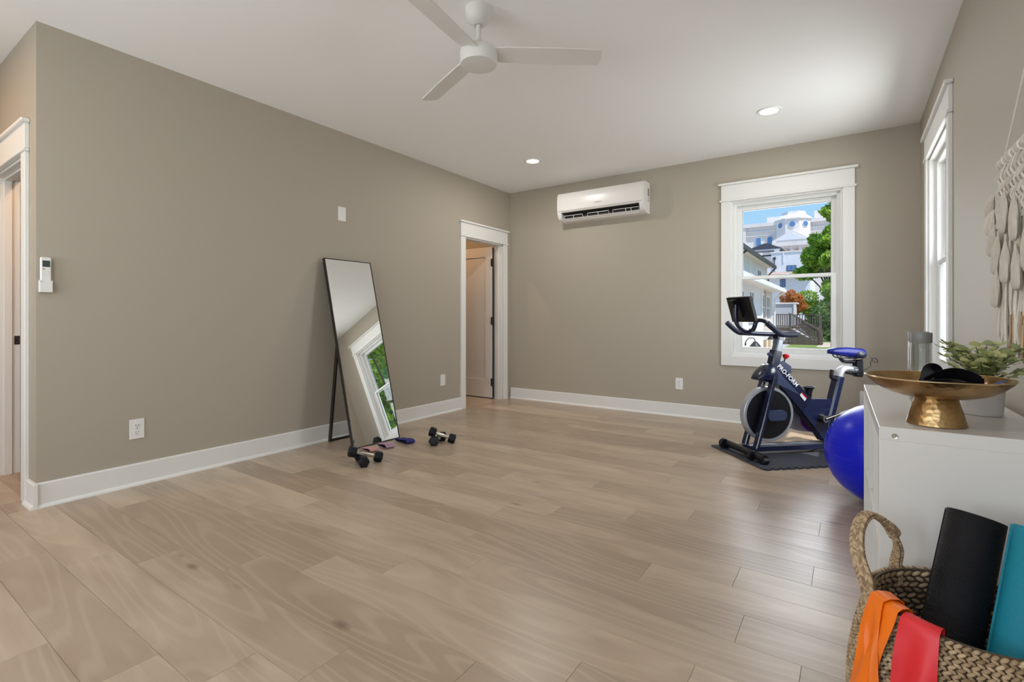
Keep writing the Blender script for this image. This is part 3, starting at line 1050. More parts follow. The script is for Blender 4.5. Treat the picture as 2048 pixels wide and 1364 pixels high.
# ------------------------------------------------------------------ dumbbells
def dumbbell(p0, p1, label, group):
    """hex dumbbell whose two head centres are p0 and p1"""
    p0, p1 = Vector(p0), Vector(p1)
    mid = (p0 + p1) / 2
    d = (p1 - p0).normalized()
    t = thing('dumbbell', label, 'dumbbell', (mid.x, mid.y, min(p0.z, p1.z) - .037), 0, group)
    base = Vector(t.location)
    half = (p1 - p0).length / 2
    for sg in (-1, 1):
        ce = mid + d * half * sg - base
        a = [(-.030, .030), (-.024, .040), (.020, .0425), (.026, .038), (.030, .026)]
        b = MB()
        ringp = [ce + d * sg * x for x, r in a]
        hexs = [(math.cos(R(60 * k)), math.sin(R(60 * k))) for k in range(6)]
        b.tube(ringp, [r for x, r in a], sec=hexs, up=(0, 0, 1))
        hd_ = b.obj('hex_head', M['rubber_black'], t, smooth=False)
        MB().tube([ce + d * sg * .029, ce + d * sg * .0308], [.020, .018], n=18).obj('end_disc', M['bike_black'], hd_)
    m_ = [(-.5, .011), (-.36, .0115), (-.2, .0135), (0, .0145), (.2, .0135), (.36, .0115), (.5, .011)]
    L_ = half * 2 - .05
    MB().tube([mid - base + d * L_ * x for x, r in m_], [r for x, r in m_], n=16).obj('handle', M['steel'], t)
    return t
dumbbell((-3.003, 2.315, .092), (-2.898, 2.466, .037), 'dumbbell resting across another one in front of the mirror', 'dumbbells in front of the mirror')
dumbbell((-2.884, 2.319, .037), (-3.020, 2.392, .037), 'dumbbell lying under another one in front of the mirror', 'dumbbells in front of the mirror')
dumbbell((-2.946, 3.096, .094), (-2.815, 3.194, .037), 'upper dumbbell of the crossed pair in the open floor', 'dumbbells on the open floor')
dumbbell((-2.880, 3.043, .037), (-2.935, 3.200, .037), 'lower dumbbell of the crossed pair in the open floor', 'dumbbells on the open floor')

# ------------------------------------------------------------------ fabric loop bands by the mirror
def loop_band(loc, rz, length, width, h, outer, label, piping=None, twist=.006):
    t = thing('loop_band', label, 'resistance band', loc, rz, 'fabric loop bands by the mirror')
    n = 36
    prof = []
    for i in range(n):
        a = 2 * math.pi * i / n
        c, s_ = math.cos(a), math.sin(a)
        x = length / 2 * (abs(c) ** .55) * (1 if c > 0 else -1)
        z = h / 2 * (abs(s_) ** .8) * (1 if s_ > 0 else -1)
        z = z + h / 2 + (twist * math.sin(x * 30) if s_ > 0 else 0) + .0015
        prof.append((x, max(z, .0008)))
    def ring(off):
        out = []
        for i, (x, z) in enumerate(prof):
            x0, z0 = prof[i - 1]
            x1, z1 = prof[(i + 1) % n]
            d = Vector((x1 - x0, z1 - z0)).normalized()
            out.append((x - d.y * off * -1 * -1, z + d.x * off))
        return out
    inner = ring(.0028)
    def sheet(pr, w, nm, m_, flip):
        b = MB()
        vs_, fs = [], []
        for y in (-w / 2, w / 2):
            vs_ += [(x, y, z) for x, z in pr]
        fs = [(i, (i + 1) % n, (i + 1) % n + n, i + n) for i in range(n)]
        return b, vs_, fs
    b = MB()
    vs_ = []
    for pr in (prof, inner):
        for y in (-width / 2, width / 2):
            vs_ += [(x, y, z) for x, z in pr]
    fs = []
    for i in range(n):
        k = (i + 1) % n
        fs += [(i, k, k + n, i + n), (2 * n + k, 2 * n + i, 3 * n + i, 3 * n + k), (k, i, 2 * n + i, 2 * n + k), (i + n, k + n, k + 3 * n, i + 3 * n)]
    b.add(vs_, fs)
    b.obj('band', outer, t)
    lin = MB()
    vs_ = []
    inner2 = ring(.0032)
    for y in (-width / 2 + .002, width / 2 - .002):
        vs_ += [(x, y, z) for x, z in inner2]
    lin.add(vs_, [(i, (i + 1) % n, (i + 1) % n + n, i + n) for i in range(n)])
    lin.obj('lining', M['band_lining'], t)
    return t
loop_band((-3.205, 2.640, 0), -14, .170, .074, .020, M['band_pink'], 'pink fabric loop band lying beside the mirror foot')
loop_band((-3.185, 2.790, 0), -16, .180, .076, .026, M['band_mauve'], 'mauve fabric loop band lying between pink and navy bands')
loop_band((-3.165, 2.985, 0), -10, .190, .078, .028, M['band_navy'], 'navy fabric loop band at the mirror corner')

# ------------------------------------------------------------------ foam puzzle mat under the bike
BA = math.degrees(math.atan2(.688, .726))
BO = (-.69, 4.155)
fm = thing('foam_mat', 'charcoal interlocking foam mat under the exercise bike', 'floor mat', (BO[0], BO[1], 0), BA)
# local x runs back along the bike, local y away from the camera
def puzzle_tile(x0, x1, y0, y1, tx0, tx1, ty0, ty1):
    """tile outline; t* = +1 tabs out, -1 notches, 0 straight"""
    def edge(p, q, kind):
        p, q = Vector(p), Vector(q)
        d = (q - p)
        L_ = d.length
        d.normalize()
        nrm = Vector((d.y, -d.x))
        n = max(2, round(L_ / .062))
        out = [p]
        if kind == 0:
            return out
        h = .022 * kind
        for k in range(n):
            a, b_ = (k + .22) / n * L_, (k + .78) / n * L_
            out += [p + d * (a + .004), p + d * (a - .003) + nrm * h, p + d * (b_ + .003) + nrm * h, p + d * (b_ - .004)]
        return out
    P = []
    P += edge((x0, y0), (x1, y0), ty0)
    P += edge((x1, y0), (x1, y1), tx1)
    P += edge((x1, y1), (x0, y1), ty1)
    P += edge((x0, y1), (x0, y0), tx0)
    b = MB()
    b.prism([(p.x, p.y) for p in P], 0.0006, .012, 'Z')
    b.obj('foam_tile', M['foam'], fm, smooth=False)
MX0, MX1 = -.075, 1.16
xm = (MX0 + MX1) / 2
for (xa, xb, ta, tb) in ((MX0, xm, 0, 1), (xm, MX1, -1, 0)):
    puzzle_tile(xa, xb, -.345, -.030, ta, tb, 1, 1)
    puzzle_tile(xa, xb, -.030, .310, ta, tb, -1, 0)

# ------------------------------------------------------------------ exercise bike (local x = rearwards, local y = away from the camera, z from the mat)
bike = thing('exercise_bike', 'navy and black indoor cycling bike with screen and silver flywheel', 'exercise bike', (BO[0], BO[1], .0122), BA)
Z0 = .012
def bp(u, v, z):
    return (u, -v, z - Z0)
# front stabiliser with feet and wheels
st = MB()
st.tube([bp(0, -.262, .052), bp(0, .262, .052)], 1.0, sec=[(.030 * math.cos(2 * math.pi * k / 16), .026 * math.sin(2 * math.pi * k / 16)) for k in range(16)], up=(0, 0, 1))
sto = st.obj('front_stabilizer', M['bike_black'], bike)
for v in (-.245, .235):
    f = MB().box(bp(.006, v, .034), (.062, .085, .044), .014)
    f.obj('rubber_foot', M['rubber_black'], sto, smooth=False)
for v in (-.205, .150):
    w = MB()
    w.lathe([(.010, -.019), (.030, -.019), (.036, -.013), (.036, .013), (.030, .019), (.010, .019), (.010, -.019)], bp(-.030, v, .052), 28, 'Y')
    w.lathe([(0, -.021), (.012, -.021), (.012, .021), (0, .021)], bp(-.030, v, .052), 16, 'Y')
    w.obj('transport_wheel', M['rubber_black'], sto)
# base rail and rear stabiliser
rl = MB().rtube([bp(.02, 0, .060), bp(1.0, 0, .060)], .075, .042)
rlo = rl.obj('base_rail', M['navy_paint'], bike, smooth=False)
MB().rtube([bp(.05, 0, .0825), bp(.98, 0, .0825)], .050, .004).obj('rail_top_strip', M['chrome'], rlo, smooth=False)  # paler strip along the top of the base rail
rs = MB().tube([bp(1.0, -.24, .050), bp(1.0, .24, .050)], .028, n=16)
rso = rs.obj('rear_stabilizer', M['bike_black'], bike)
for v in (-.225, .225):
    MB().box(bp(1.0, v, .033), (.062, .07, .042), .014).obj('rubber_foot', M['rubber_black'], rso, smooth=False)
# fork legs
for v in (-.068, .068):
    MB().rtube([bp(.065, v, .075), bp(.135, v, .315), bp(.228, v * .8, .625)], .030, .052, up=(0, 1, 0), b=.35).obj('fork_leg', M['navy_paint'], bike, smooth=False)
# flywheel
FU, FZ, FR = .205, .322, .212
fl = MB()
fl.lathe([(FR - .022, -.028), (FR - .004, -.028), (FR, -.024), (FR, .024), (FR - .004, .028), (FR - .022, .028), (FR - .022, -.028)], bp(FU, 0, FZ), 72, 'Y')
flo = fl.obj('flywheel_rim', M['silver'], bike, angle=30)
MB().lathe([(0, -.024), (FR - .023, -.024), (FR - .023, .024), (0, .024)], bp(FU, 0, FZ), 56, 'Y').obj('flywheel_disc', M['bike_black'], bike)
hub = MB().lathe([(0, -.052), (.030, -.052), (.034, -.046), (.034, .046), (.030, .052), (0, .052)], bp(FU, 0, FZ), 28, 'Y')
hub.obj('hub', M['bike_black'], bike)
hp = []
for k in range(24):
    a = 2 * math.pi * k / 24
    hp.append((FU + .035 + (.055 if math.cos(a) > 0 else -.035) + .036 * math.cos(a), FZ - .004 - Z0 + .040 * math.sin(a)))
MB().prism(hp, -.066, -.042, 'Y').obj('hub_cover', M['bike_panel'], bike)
# chain guard on the far side, with window cut-outs left open
cg = MB()
cg.rtube([bp(.36, -.072, .395), bp(.56, -.072, .352), bp(.70, -.072, .330)], .030, .050, up=(0, 0, 1))
cg.rtube([bp(.36, -.072, .232), bp(.55, -.072, .185), bp(.70, -.072, .165), bp(.79, -.072, .200)], .030, .046, up=(0, 0, 1))
cg.rtube([bp(.405, -.072, .385), bp(.405, -.072, .220)], .030, .060, up=(1, 0, 0))
cg.rtube([bp(.515, -.072, .370), bp(.520, -.072, .190)], .030, .070, up=(1, 0, 0))
cg.obj('chain_guard', M['guard'], bike, smooth=False)
MB().lathe([(.075, -.012), (.112, -.012), (.116, 0), (.112, .012), (.075, .012), (.075, -.012)], bp(.655, -.060, .268), 40, 'Y').obj('purple_ring', M['purple'], bike)  # plain purple ring round the crank axis
# main frame beam, gusset, bottom bracket shell
beam = [(.215, .715), (.290, .712), (.490, .512), (.570, .428), (.715, .285), (.790, .215), (.805, .100), (.680, .095), (.610, .190), (.400, .430), (.275, .560), (.200, .640)]
MB().prism([(u, z - Z0) for u, z in beam], -.040, .040, 'Y').obj('main_beam', M['navy_paint'], bike, smooth=False)
pan = [(.210, .700), (.252, .695), (.315, .610), (.468, .462), (.270, .555), (.215, .600)]
MB().prism([(u, z - Z0) for u, z in pan], -.0435, .0435, 'Y').obj('side_panel', M['bike_panel'], bike, smooth=False)
fair = [(.250, .715), (.318, .738), (.392, .690), (.392, .634), (.350, .640), (.280, .690)]
MB().prism([(u, z - Z0) for u, z in fair], -.034, .034, 'Y').obj('rear_fairing', M['bike_panel'], bike, smooth=False)
MB().prism([(u, z - Z0) for u, z in [(.585, .420), (.600, .432), (.790, .424), (.760, .240), (.700, .300)]], -.030, .030, 'Y').obj('gusset', M['navy_paint'], bike, smooth=False)
MB().prism([(u, z - Z0) for u, z in [(.425, .430), (.500, .360), (.640, .190), (.600, .190), (.470, .330), (.380, .455), (.300, .548), (.310, .530)]], -.030, .030, 'Y').obj('under_cover', M['bike_black'], bike, smooth=False)
# dome over the fork crown
dome = MB()
def domef(u, v):
    a = math.pi * v
    th = math.pi * .5 * u
    x = .185 - .105 * math.cos(th) if False else 0
    return (0, 0, 0)
prof_d = []
nu, nv = 12, 16
pts = []
for i in range(nu + 1):
    t = i / nu
    uu = .098 + .168 * t
    top = .600 + .115 * math.sin(math.pi * .5 * min(1, t * 1.25)) ** .75
    low = .590 - .045 * t
    hwid = .020 + .056 * math.sin(math.pi * min(.82, .12 + t * .70))
    ring = []
    for jn in range(nv):
        a = 2 * math.pi * jn / nv
        yy = hwid * math.copysign(abs(math.cos(a)) ** .75, math.cos(a))
        zz = (top + low) / 2 + (top - low) / 2 * math.copysign(abs(math.sin(a)) ** .75, math.sin(a))
        ring.append(Vector((uu, yy, zz - Z0)))
    pts.append(ring)
fs = [(i * nv + jn, i * nv + (jn + 1) % nv, (i + 1) * nv + (jn + 1) % nv, (i + 1) * nv + jn) for i in range(nu) for jn in range(nv)]
fs += [tuple(range(nv))[::-1], tuple(nu * nv + k for k in range(nv))]
dome.add([p for r_ in pts for p in r_], fs)
dome.obj('crown_dome', M['navy_paint'], bike, angle=60)
# handlebar post
MB().rtube([bp(.250, 0, .660), bp(.286, 0, .812)], .066, .078, up=(0, 1, 0), b=.3).obj('post_housing', M['navy_paint'], bike, smooth=False)
MB().rtube([bp(.284, 0, .800), bp(.312, 0, .912)], .046, .062, up=(0, 1, 0), b=.3).obj('sliding_post', M['chrome'], bike, smooth=False)
MB().rtube([bp(.308, 0, .900), bp(.314, 0, .938)], .060, .080, up=(0, 1, 0), b=.3).obj('stem_clamp', M['navy_paint'], bike, smooth=False)
pin = MB().tube([bp(.262, 0, .770), bp(.215, .030, .783), bp(.186, .048, .790)], [.010, .013, .013], n=12)
pin.obj('adjuster_lever', M['bike_panel'], bike)
# red resistance knob
kb = MB().lathe([(0, -.014), (.012, -.014), (.024, .004), (.026, .014), (.018, .022), (0, .024)], (0, 0, 0), 24)
kbo = kb.obj('resistance_knob', M['red_plastic'], bike, label='red resistance knob')
kbo.location = bp(.368, 0, .762)
kbo.rotation_euler = (0, R(18), 0)
MB().tube([(0, 0, -.060), (0, 0, -.012)], .005, n=10).obj('knob_rod', M['bike_black'], kbo)
# handlebars
hb = MB()
hb.tube(smooth_path([bp(.125, -.215, .945), bp(.200, -.170, .940), bp(.285, -.060, .938), bp(.300, 0, .938), bp(.285, .060, .938), bp(.215, .170, .940), bp(.165, .210, .946)], 5), .017, n=12)
hbo = hb.obj('crossbar', M['navy_grip'], bike)
MB().tube(smooth_path([bp(.262, -.215, .944), bp(.180, -.218, .944), bp(.115, -.220, .950), bp(.062, -.222, .985), bp(.010, -.222, 1.030)], 6), [.0195] * 25, n=14).obj('far_grip', M['navy_grip'], bike)
MB().tube(smooth_path([bp(.292, .215, .946), bp(.215, .215, .945), bp(.160, .215, .952), bp(.110, .213, .985), bp(.058, .206, 1.030)], 6), [.0205] * 25, n=14).obj('near_grip', M['navy_grip'], bike)
MB().tube(smooth_path([bp(.070, .200, 1.024), bp(.070, .165, 1.044), bp(.064, .110, 1.052), bp(.056, .085, 1.040), bp(.050, .072, 1.000), bp(.055, .045, .978), bp(.075, -.010, .972)], 6), .0165, n=12).obj('arm_loop', M['navy_paint'], bike)
MB().tube(smooth_path([bp(.285, 0, .940), bp(.180, 0, .945), bp(.070, 0, .952), bp(.000, 0, .975), bp(-.045, 0, 1.020), bp(-.058, 0, 1.080), bp(-.058, 0, 1.170)], 6), .0165, n=14).obj('screen_arm', M['navy_paint'], bike)
# screen, back towards the camera
sc_ = MB()
ang = math.degrees(math.atan2(.053, .186))
def spt(dn, v, h):
    c = Vector((-.009, 0, 1.135 - Z0))
    r_ = Matrix.Rotation(R(-ang), 3, 'Y')
    return c + r_ @ Vector((dn, -v, h))
def sbox(b, lo, hi):
    p = [spt(x, y, z) for x in (lo[0], hi[0]) for y in (lo[1], hi[1]) for z in (lo[2], hi[2])]
    return b.add(p, [(0, 1, 3, 2), (4, 6, 7, 5), (0, 4, 5, 1), (2, 3, 7, 6), (0, 2, 6, 4), (1, 5, 7, 3)])
sbox(sc_, (-.010, -.145, -.099), (.012, .145, .099))
sco = sc_.obj('screen', M['bike_black'], bike, smooth=False)
sbox(MB(), (.0121, -.136, -.090), (.0130, .136, .090)).obj('screen_glass', M['dark_glass'], sco, smooth=False)
sb = MB()
sbox(sb, (-.022, -.080, -.060), (-.010, .020, .070))
sbox(sb, (-.062, -.060, .030), (-.020, .010, .085))
sb.obj('mount_bracket', M['bike_black'], sco, smooth=False)
# seat tube, elbow, saddle
MB().rtube([bp(.725, 0, .200), bp(.838, 0, .600)], .062, .084, up=(0, 1, 0), b=.45).obj('seat_tube', M['navy_paint'], bike, smooth=False)
MB().tube(smooth_path([bp(.832, 0, .580), bp(.846, 0, .628), bp(.870, 0, .656), bp(.915, 0, .664), bp(.985, 0, .652)], 5), 1.0, sec=[(.027 * math.cos(2 * math.pi * k / 14), .036 * math.sin(2 * math.pi * k / 14)) for k in range(14)], up=(0, 1, 0)).obj('seat_elbow', M['silver'], bike)
MB().box(bp(1.014, 0, .664), (.056, .064, .138), .010).obj('seat_slider', M['bike_black'], bike, smooth=False)
MB().rtube([bp(.900, 0, .630), bp(.985, 0, .612)], .024, .014).obj('slider_rail', M['bike_black'], bike, smooth=False)
MB().tube(smooth_path([bp(.800, .02, .578), bp(.765, .035, .590), bp(.735, .042, .602), bp(.742, .042, .660)], 3), [.014] * 10, n=10).obj('seat_lever', M['bike_black'], bike)
rail = MB()
for sv in (-1, 1):
    rail.tube(smooth_path([bp(.800, sv * .018, .782), bp(.830, sv * .022, .752), bp(.960, sv * .026, .745), bp(1.005, sv * .040, .768)], 4), .0045, n=8)
rail.tube(smooth_path([bp(.850, 0, .752), bp(.875, 0, .725), bp(.915, 0, .716), bp(1.000, 0, .716)], 4), .014, n=10)
rail.obj('saddle_rails', M['bike_black'], bike)
sad = MB()
nu, nv = 18, 20
rings = []
for i in range(nu + 1):
    t = i / nu
    uu = .738 + .300 * t
    hwid = .026 + .016 * min(1, t * 4) + .062 * max(0, (t - .38) / .62) ** 1.4
    if t < .08:
        hwid *= math.sqrt(max(.02, t / .08))
    if t > .90:
        hwid *= math.sqrt(max(.05, (1 - t) / .10))
    top = .812 + .022 * math.sin(math.pi * min(1, t * 1.1)) ** .5 if t < .9 else .812 + .018 * (1 - t) / .1
    top += .006 * max(0, t - .5)
    low = .786 - .038 * min(1, t * 1.4)
    ring = []
    for jn in range(nv):
        a = 2 * math.pi * jn / nv
        yy = hwid * math.copysign(abs(math.cos(a)) ** .7, math.cos(a))
        zz = (top + low) / 2 + (top - low) / 2 * math.copysign(abs(math.sin(a)) ** .8, math.sin(a))
        ring.append(Vector((uu, yy, zz - Z0)))
    rings.append(ring)
fs = [(i * nv + jn, i * nv + (jn + 1) % nv, (i + 1) * nv + (jn + 1) % nv, (i + 1) * nv + jn) for i in range(nu) for jn in range(nv)]
fs += [tuple(range(nv))[::-1], tuple(nu * nv + k for k in range(nv))]
sad.add([p for r_ in rings for p in r_], fs)
sado = sad.obj('saddle', M['saddle'], bike, angle=70)
for sv in (-1, 1):
    MB().ball(bp(.985, sv * .062, .778), (.046, .026, .030), 16, 10).obj('saddle_bumper', M['saddle_dark'], sado)
# wire bottle rack behind the saddle
wr = MB()
wr.tube(smooth_path([bp(1.010, .035, .735), bp(1.055, .050, .758), bp(1.082, .060, .748), bp(1.085, .062, .722)], 2), .0028, n=6)
wr.tube(smooth_path([bp(1.005, .038, .640), bp(1.045, .055, .668), bp(1.072, .062, .692), bp(1.064, .065, .720), bp(1.095, .068, .752), bp(1.122, .068, .738), bp(1.125, .068, .712), bp(1.088, .066, .722)], 2), .0028, n=6)
wr.tube([bp(.985, .036, .662), bp(.945, .040, .672), bp(.952, .042, .640), bp(.985, .036, .652)], .0028, n=6)
wr.obj('bottle_rack', M['bike_black'], bike)
# crank, pedals, bottle holder, stickers
ck = MB()
BBu, BBz = .645, .282
ck.lathe([(0, -.090), (.026, -.090), (.032, -.080), (.032, .080), (.026, .090), (0, .090)], bp(BBu, 0, BBz), 24, 'Y')
ck.obj('bottom_bracket', M['bike_black'], bike)
MB().lathe([(.014, -.094), (.024, -.094), (.024, -.088), (.014, -.088), (.014, -.094)], bp(BBu, 0, BBz), 24, 'Y').obj('crank_ring', M['chrome'], bike)
for sv, du in ((1, 1), (-1, -1)):
    cr = MB().rtube([bp(BBu, sv * .084, BBz), bp(BBu + .195 * du, sv * .096, BBz + .062 * du)], .014, .026, up=(0, 1, 0), b=.5)
    cro = cr.obj('crank_arm', M['bike_black'], bike, smooth=False)
    MB().box(bp(BBu + .205 * du, sv * .150, BBz + .066 * du), (.100, .086, .024), .010, rotm(0, -12, 0)).obj('pedal', M['navy_paint'], cro, smooth=False)
MB().lathe([(0, 0), (.020, 0), (.024, .040), (.032, .068), (.048, .082), (.050, .086), (.044, .086), (.026, .066), (.018, .040), (0, .006)], bp(.570, 0, .440), 28).obj('bottle_holder', M['bike_black'], bike)
sk = MB()
a_, b_, c_, d_ = (.480, .487), (.523, .445), (.503, .418), (.457, .468)
sk.prism([(p[0], p[1] - Z0) for p in (a_, b_, c_, d_)], -.0412, -.0402, 'Y')
sko = sk.obj('warning_sticker', M['sticker_white'], bike, smooth=False, label='white sticker with an orange stripe')
MB().prism([(p[0], p[1] - Z0) for p in ((.480, .487), (.523, .445), (.516, .437), (.473, .481))], -.0418, -.0410, 'Y').obj('sticker_stripe', M['red_plastic'], sko, smooth=False)
# lettering along the beam, read from the camera side
tx = bpy.data.curves.new('lettering', 'FONT')
tx.body = 'PRO-FORM'
tx.size = .052
tx.offset = .0009
tx.shear = .12
tx.extrude = .0006
tx.space_character = 1.02
to = bpy.data.objects.new('lettering_source', tx)
COL.objects.link(to)
dg = bpy.context.evaluated_depsgraph_get()
tm = bpy.data.meshes.new_from_object(to.evaluated_get(dg))
bpy.data.objects.remove(to)
tm.materials.clear()
tm.materials.append(M['letter_white'])
lt = bpy.data.objects.new('brand_lettering', tm)
COL.objects.link(lt)
lt.parent = bike
wt = max(v.co.x for v in tm.vertices)
p0, p1 = Vector((.266, 0, .700 - Z0)), Vector((.434, 0, .536 - Z0))
dr = (p1 - p0).normalized()
upv = dr.cross(Vector((0, -1, 0))) * -1
s_ = (p1 - p0).length / wt
mm = Matrix((( dr.x, upv.x, 0, 0), (dr.y, upv.y, -1, 0), (dr.z, upv.z, 0, 0), (0, 0, 0, 1)))
lt.matrix_local = Matrix.Translation(Vector((p0.x, -.0445, p0.z)) - upv * .010) @ mm @ Matrix.Scale(s_, 4)

# ------------------------------------------------------------------ exercise ball
eb = thing('exercise_ball', 'shiny blue inflated exercise ball beside the white shelf unit', 'exercise ball', (.163, 3.530, 0))
MB().ball((0, 0, .289), (.297, .297, .289), 64, 40).obj('ball_skin', M['ball'], eb, angle=80)
rg = MB()
for k in range(9):
    zz = .289 + .289 * math.sin(R(-40 + k * 10))
    rr = .297 * math.cos(R(-40 + k * 10))
    rg.tube([(rr * math.cos(2 * math.pi * q / 64), rr * math.sin(2 * math.pi * q / 64), zz) for q in range(64)], .0012, n=5, closed=True)
rg.obj('grip_rings', M['ball'], eb)

# ------------------------------------------------------------------ white cube shelf unit
SH = .76
cs = thing('shelf_unit', 'white laminate cube shelf unit along the wall under the bowl', 'shelf unit', (.066, 1.752, 0), .9)
SD, SL = .385, 1.06                  # depth along x, length along y
def board(nm, lo, hi):
    return MB().span(lo, hi, .0012).obj(nm, M['laminate'], cs, smooth=False)
T = .038
board('top_panel', (0, 0, SH - T), (SD, SL, SH))
board('bottom_panel', (0, T, 0), (SD, SL - T, T))
ep = board('end_panel', (0, 0, 0), (SD, T, SH - T))
board('end_panel', (0, SL - T, 0), (SD, SL, SH - T))
zmid = (SH - T + T) / 2
for k in (1, 2):
    yk = T + (SL - 2 * T) * k / 3
    board('divider', (.004, yk - .008, T), (SD - .004, yk + .008, SH - T))
for k in range(3):
    ya, yb = T + (SL - 2 * T) * k / 3, T + (SL - 2 * T) * (k + 1) / 3
    board('shelf', (.004, ya + .0085, zmid - .008), (SD - .004, yb - .0085, zmid + .008))
cf = MB().lathe([(0, -.0035), (.003, -.0035), (.004, -.002), (.007, -.0025), (.008, 0), (0, 0)], (.036, 0, SH - .024), 20, 'Y')
cf.obj('cam_fitting', M['steel'], ep, label='round steel fixing screw')

# ------------------------------------------------------------------ brass pedestal bowl and what lies in it
bw = thing('pedestal_bowl', 'wide hammered brass bowl on a flared pedestal foot', 'bowl', (.203, 1.872, SH))
MB().lathe([(0, .0008), (.066, .0008), (.069, .003), (.067, .010), (.061, .036), (.053, .064), (.049, .080), (.0, .080)], n=64).obj('foot', M['brass'], bw, angle=50)
bowlp = [(0, .080), (.048, .080), (.085, .084), (.116, .094), (.141, .109), (.160, .127), (.167, .136), (.165, .138), (.157, .131), (.139, .114), (.114, .100), (.085, .090), (.046, .086), (0, .085)]
MB().lathe(bowlp, n=96).obj('dish', M['brass'], bw, angle=50)
MB().lathe([(.1645, .1365), (.1675, .1350), (.1690, .1370), (.1675, .1395), (.1650, .1390), (.1645, .1365)], n=96).obj('rim', M['brass_rim'], bw, angle=60)

def ribbon(pts, w, up=(0, 0, 1), t=.002, k=6, b=None):
    b = b or MB()
    b.tube(smooth_path(pts, k), 1.0, sec=[(-w / 2, -t / 2), (w / 2, -t / 2), (w / 2, t / 2), (-w / 2, t / 2)], up=up)
    return b
def strap(loc, label, chains, m_, group=None, name='fabric_strap'):
    t = thing(name, label, 'strap', loc, 0, group)
    for nm, pts, w, up in chains:
        ribbon(pts, w, up, .0022).obj(nm, m_, t)
    return t
strap((.190, 1.868, SH + .0915), 'pair of black straps heaped in the brass bowl',
      [('strap_loop', [(-.078, -.040, .026), (-.045, -.045, .022), (-.018, -.045, .030), (-.006, -.038, .070), (.008, -.030, .072), (.020, -.022, .040), (.040, -.005, .020)], .030, (.3, 1, .5)),
       ('strap_loop', [(-.010, -.044, .026), (.018, -.034, .046), (.046, -.026, .056), (.074, -.026, .050), (.096, -.032, .036), (.108, -.038, .032)], .052, (.1, 1, .7)),
       ('strap_tail', [(-.076, -.026, .026), (-.026, -.036, .030), (.030, -.042, .034), (.080, -.046, .034)], .026, (0, .5, 1)),
       ('strap_buckle', [(-.040, -.030, .022), (.000, -.034, .038), (.050, -.032, .042), (.090, -.034, .030)], .050, (0, .2, 1))], M['strap_black'])
strap((.262, 1.872, SH + .112), 'flat blue strap lying against the rim of the bowl',
      [('strap_loop', [(.030, -.036, .006), (.046, -.036, .012), (.060, -.034, .018), (.078, -.030, .026)], .022, (0, .2, 1))], M['strap_blue'])

# ------------------------------------------------------------------ clear bottles behind the bowl
def bottle(x, y, label):
    t = thing('glass_bottle', label, 'bottle', (x, y, SH), 0, 'clear bottles with grey lids')
    MB().lathe([(0, .0006), (.027, .0006), (.0296, .004), (.0300, .012), (.0300, .216), (.0282, .218), (.0278, .214), (.0278, .014), (.026, .008), (0, .008)], n=44).obj('glass_body', M['bottle'], t, angle=50)
    MB().lathe([(0, .2185), (.0292, .2185), (.0306, .221), (.0306, .252), (.0292, .256), (0, .256)], n=44).obj('lid', M['lid'], t, angle=40)
    for q in range(5):
        tk = MB()
        a0 = math.pi * 1.18
        zz = .080 + q * .028
        pts = [(.0303 * math.cos(a0 + s), .0303 * math.sin(a0 + s), zz) for s in (0, .12, .24, .36 if q % 2 else .28)]
        tk.tube(pts, .0006, n=4)
        tk.obj('volume_mark', M['bottle_tick'], t)
bottle(.208, 2.285, 'clear bottle with grey lid standing closest to the brass bowl')
bottle(.209, 2.365, 'middle clear bottle with grey lid in the row of three')
bottle(.212, 2.445, 'clear bottle with grey lid farthest from the brass bowl')

# ------------------------------------------------------------------ potted eucalyptus
pp = thing('potted_plant', 'small leafy green plant in a white pot behind the bowl', 'plant', (.345, 2.150, SH))
MB().lathe([(0, .0006), (.046, .0006), (.050, .004), (.055, .100), (.057, .108), (.053, .108), (.050, .096), (0, .096)], n=44).obj('pot', M['pot'], pp, angle=50)
MB().lathe([(0, .102), (.030, .102), (.0495, .097), (.0495, .092), (0, .092)], n=32).obj('soil', M['soil'], pp)
prn = random.Random(11)
stems, leaves = MB(), []
for k in range(46):
    a = prn.uniform(0, 2 * math.pi)
    reach = prn.uniform(.03, .105)
    hgt = prn.uniform(.145, .225) - .22 * max(0, reach - .07)
    p0 = Vector((.02 * math.cos(a), .02 * math.sin(a), .105))
    p2 = Vector((reach * math.cos(a), reach * math.sin(a), hgt))
    if p2.x > .085:
        p2.x = .085
    p1 = Vector((p2.x * .45, p2.y * .45, hgt * .8))
    path = smooth_path([p0, p1, p2], 5)
    stems.tube(path, .0013, n=5)
    for i in range(3, len(path)):
        for sg in (-1, 1):
            leaves.append((path[i], a + sg * prn.uniform(.7, 1.5), prn.uniform(-.4, .7), prn.uniform(.007, .0135)))
    leaves.append((p2, a, .5, .018))
stems.obj('stems', M['stem'], pp)
lm = MB()
for (p, a, el, r) in leaves:
    d = Vector((math.cos(a) * math.cos(el), math.sin(a) * math.cos(el), math.sin(el)))
    sd_ = d.cross(Vector((0, 0, 1)))
    sd_ = sd_.normalized() if sd_.length > 1e-3 else Vector((1, 0, 0))
    nn = sd_.cross(d) + sd_ * prn.uniform(-.5, .5)
    c = p + d * r
    vs_ = [c + d * (r * math.cos(2 * math.pi * q / 8)) + sd_ * (r * .82 * math.sin(2 * math.pi * q / 8)) + nn * (.12 * r * math.cos(4 * math.pi * q / 8)) for q in range(8)]
    vs_ = [Vector((min(v.x, .095), v.y, v.z)) for v in vs_]
    lm.add([c] + vs_, [(0, 1 + q, 1 + (q + 1) % 8) for q in range(8)])
lo_ = lm.obj('leaves', M['leaf_pot'], pp, angle=180)
lo_['kind'] = 'stuff'

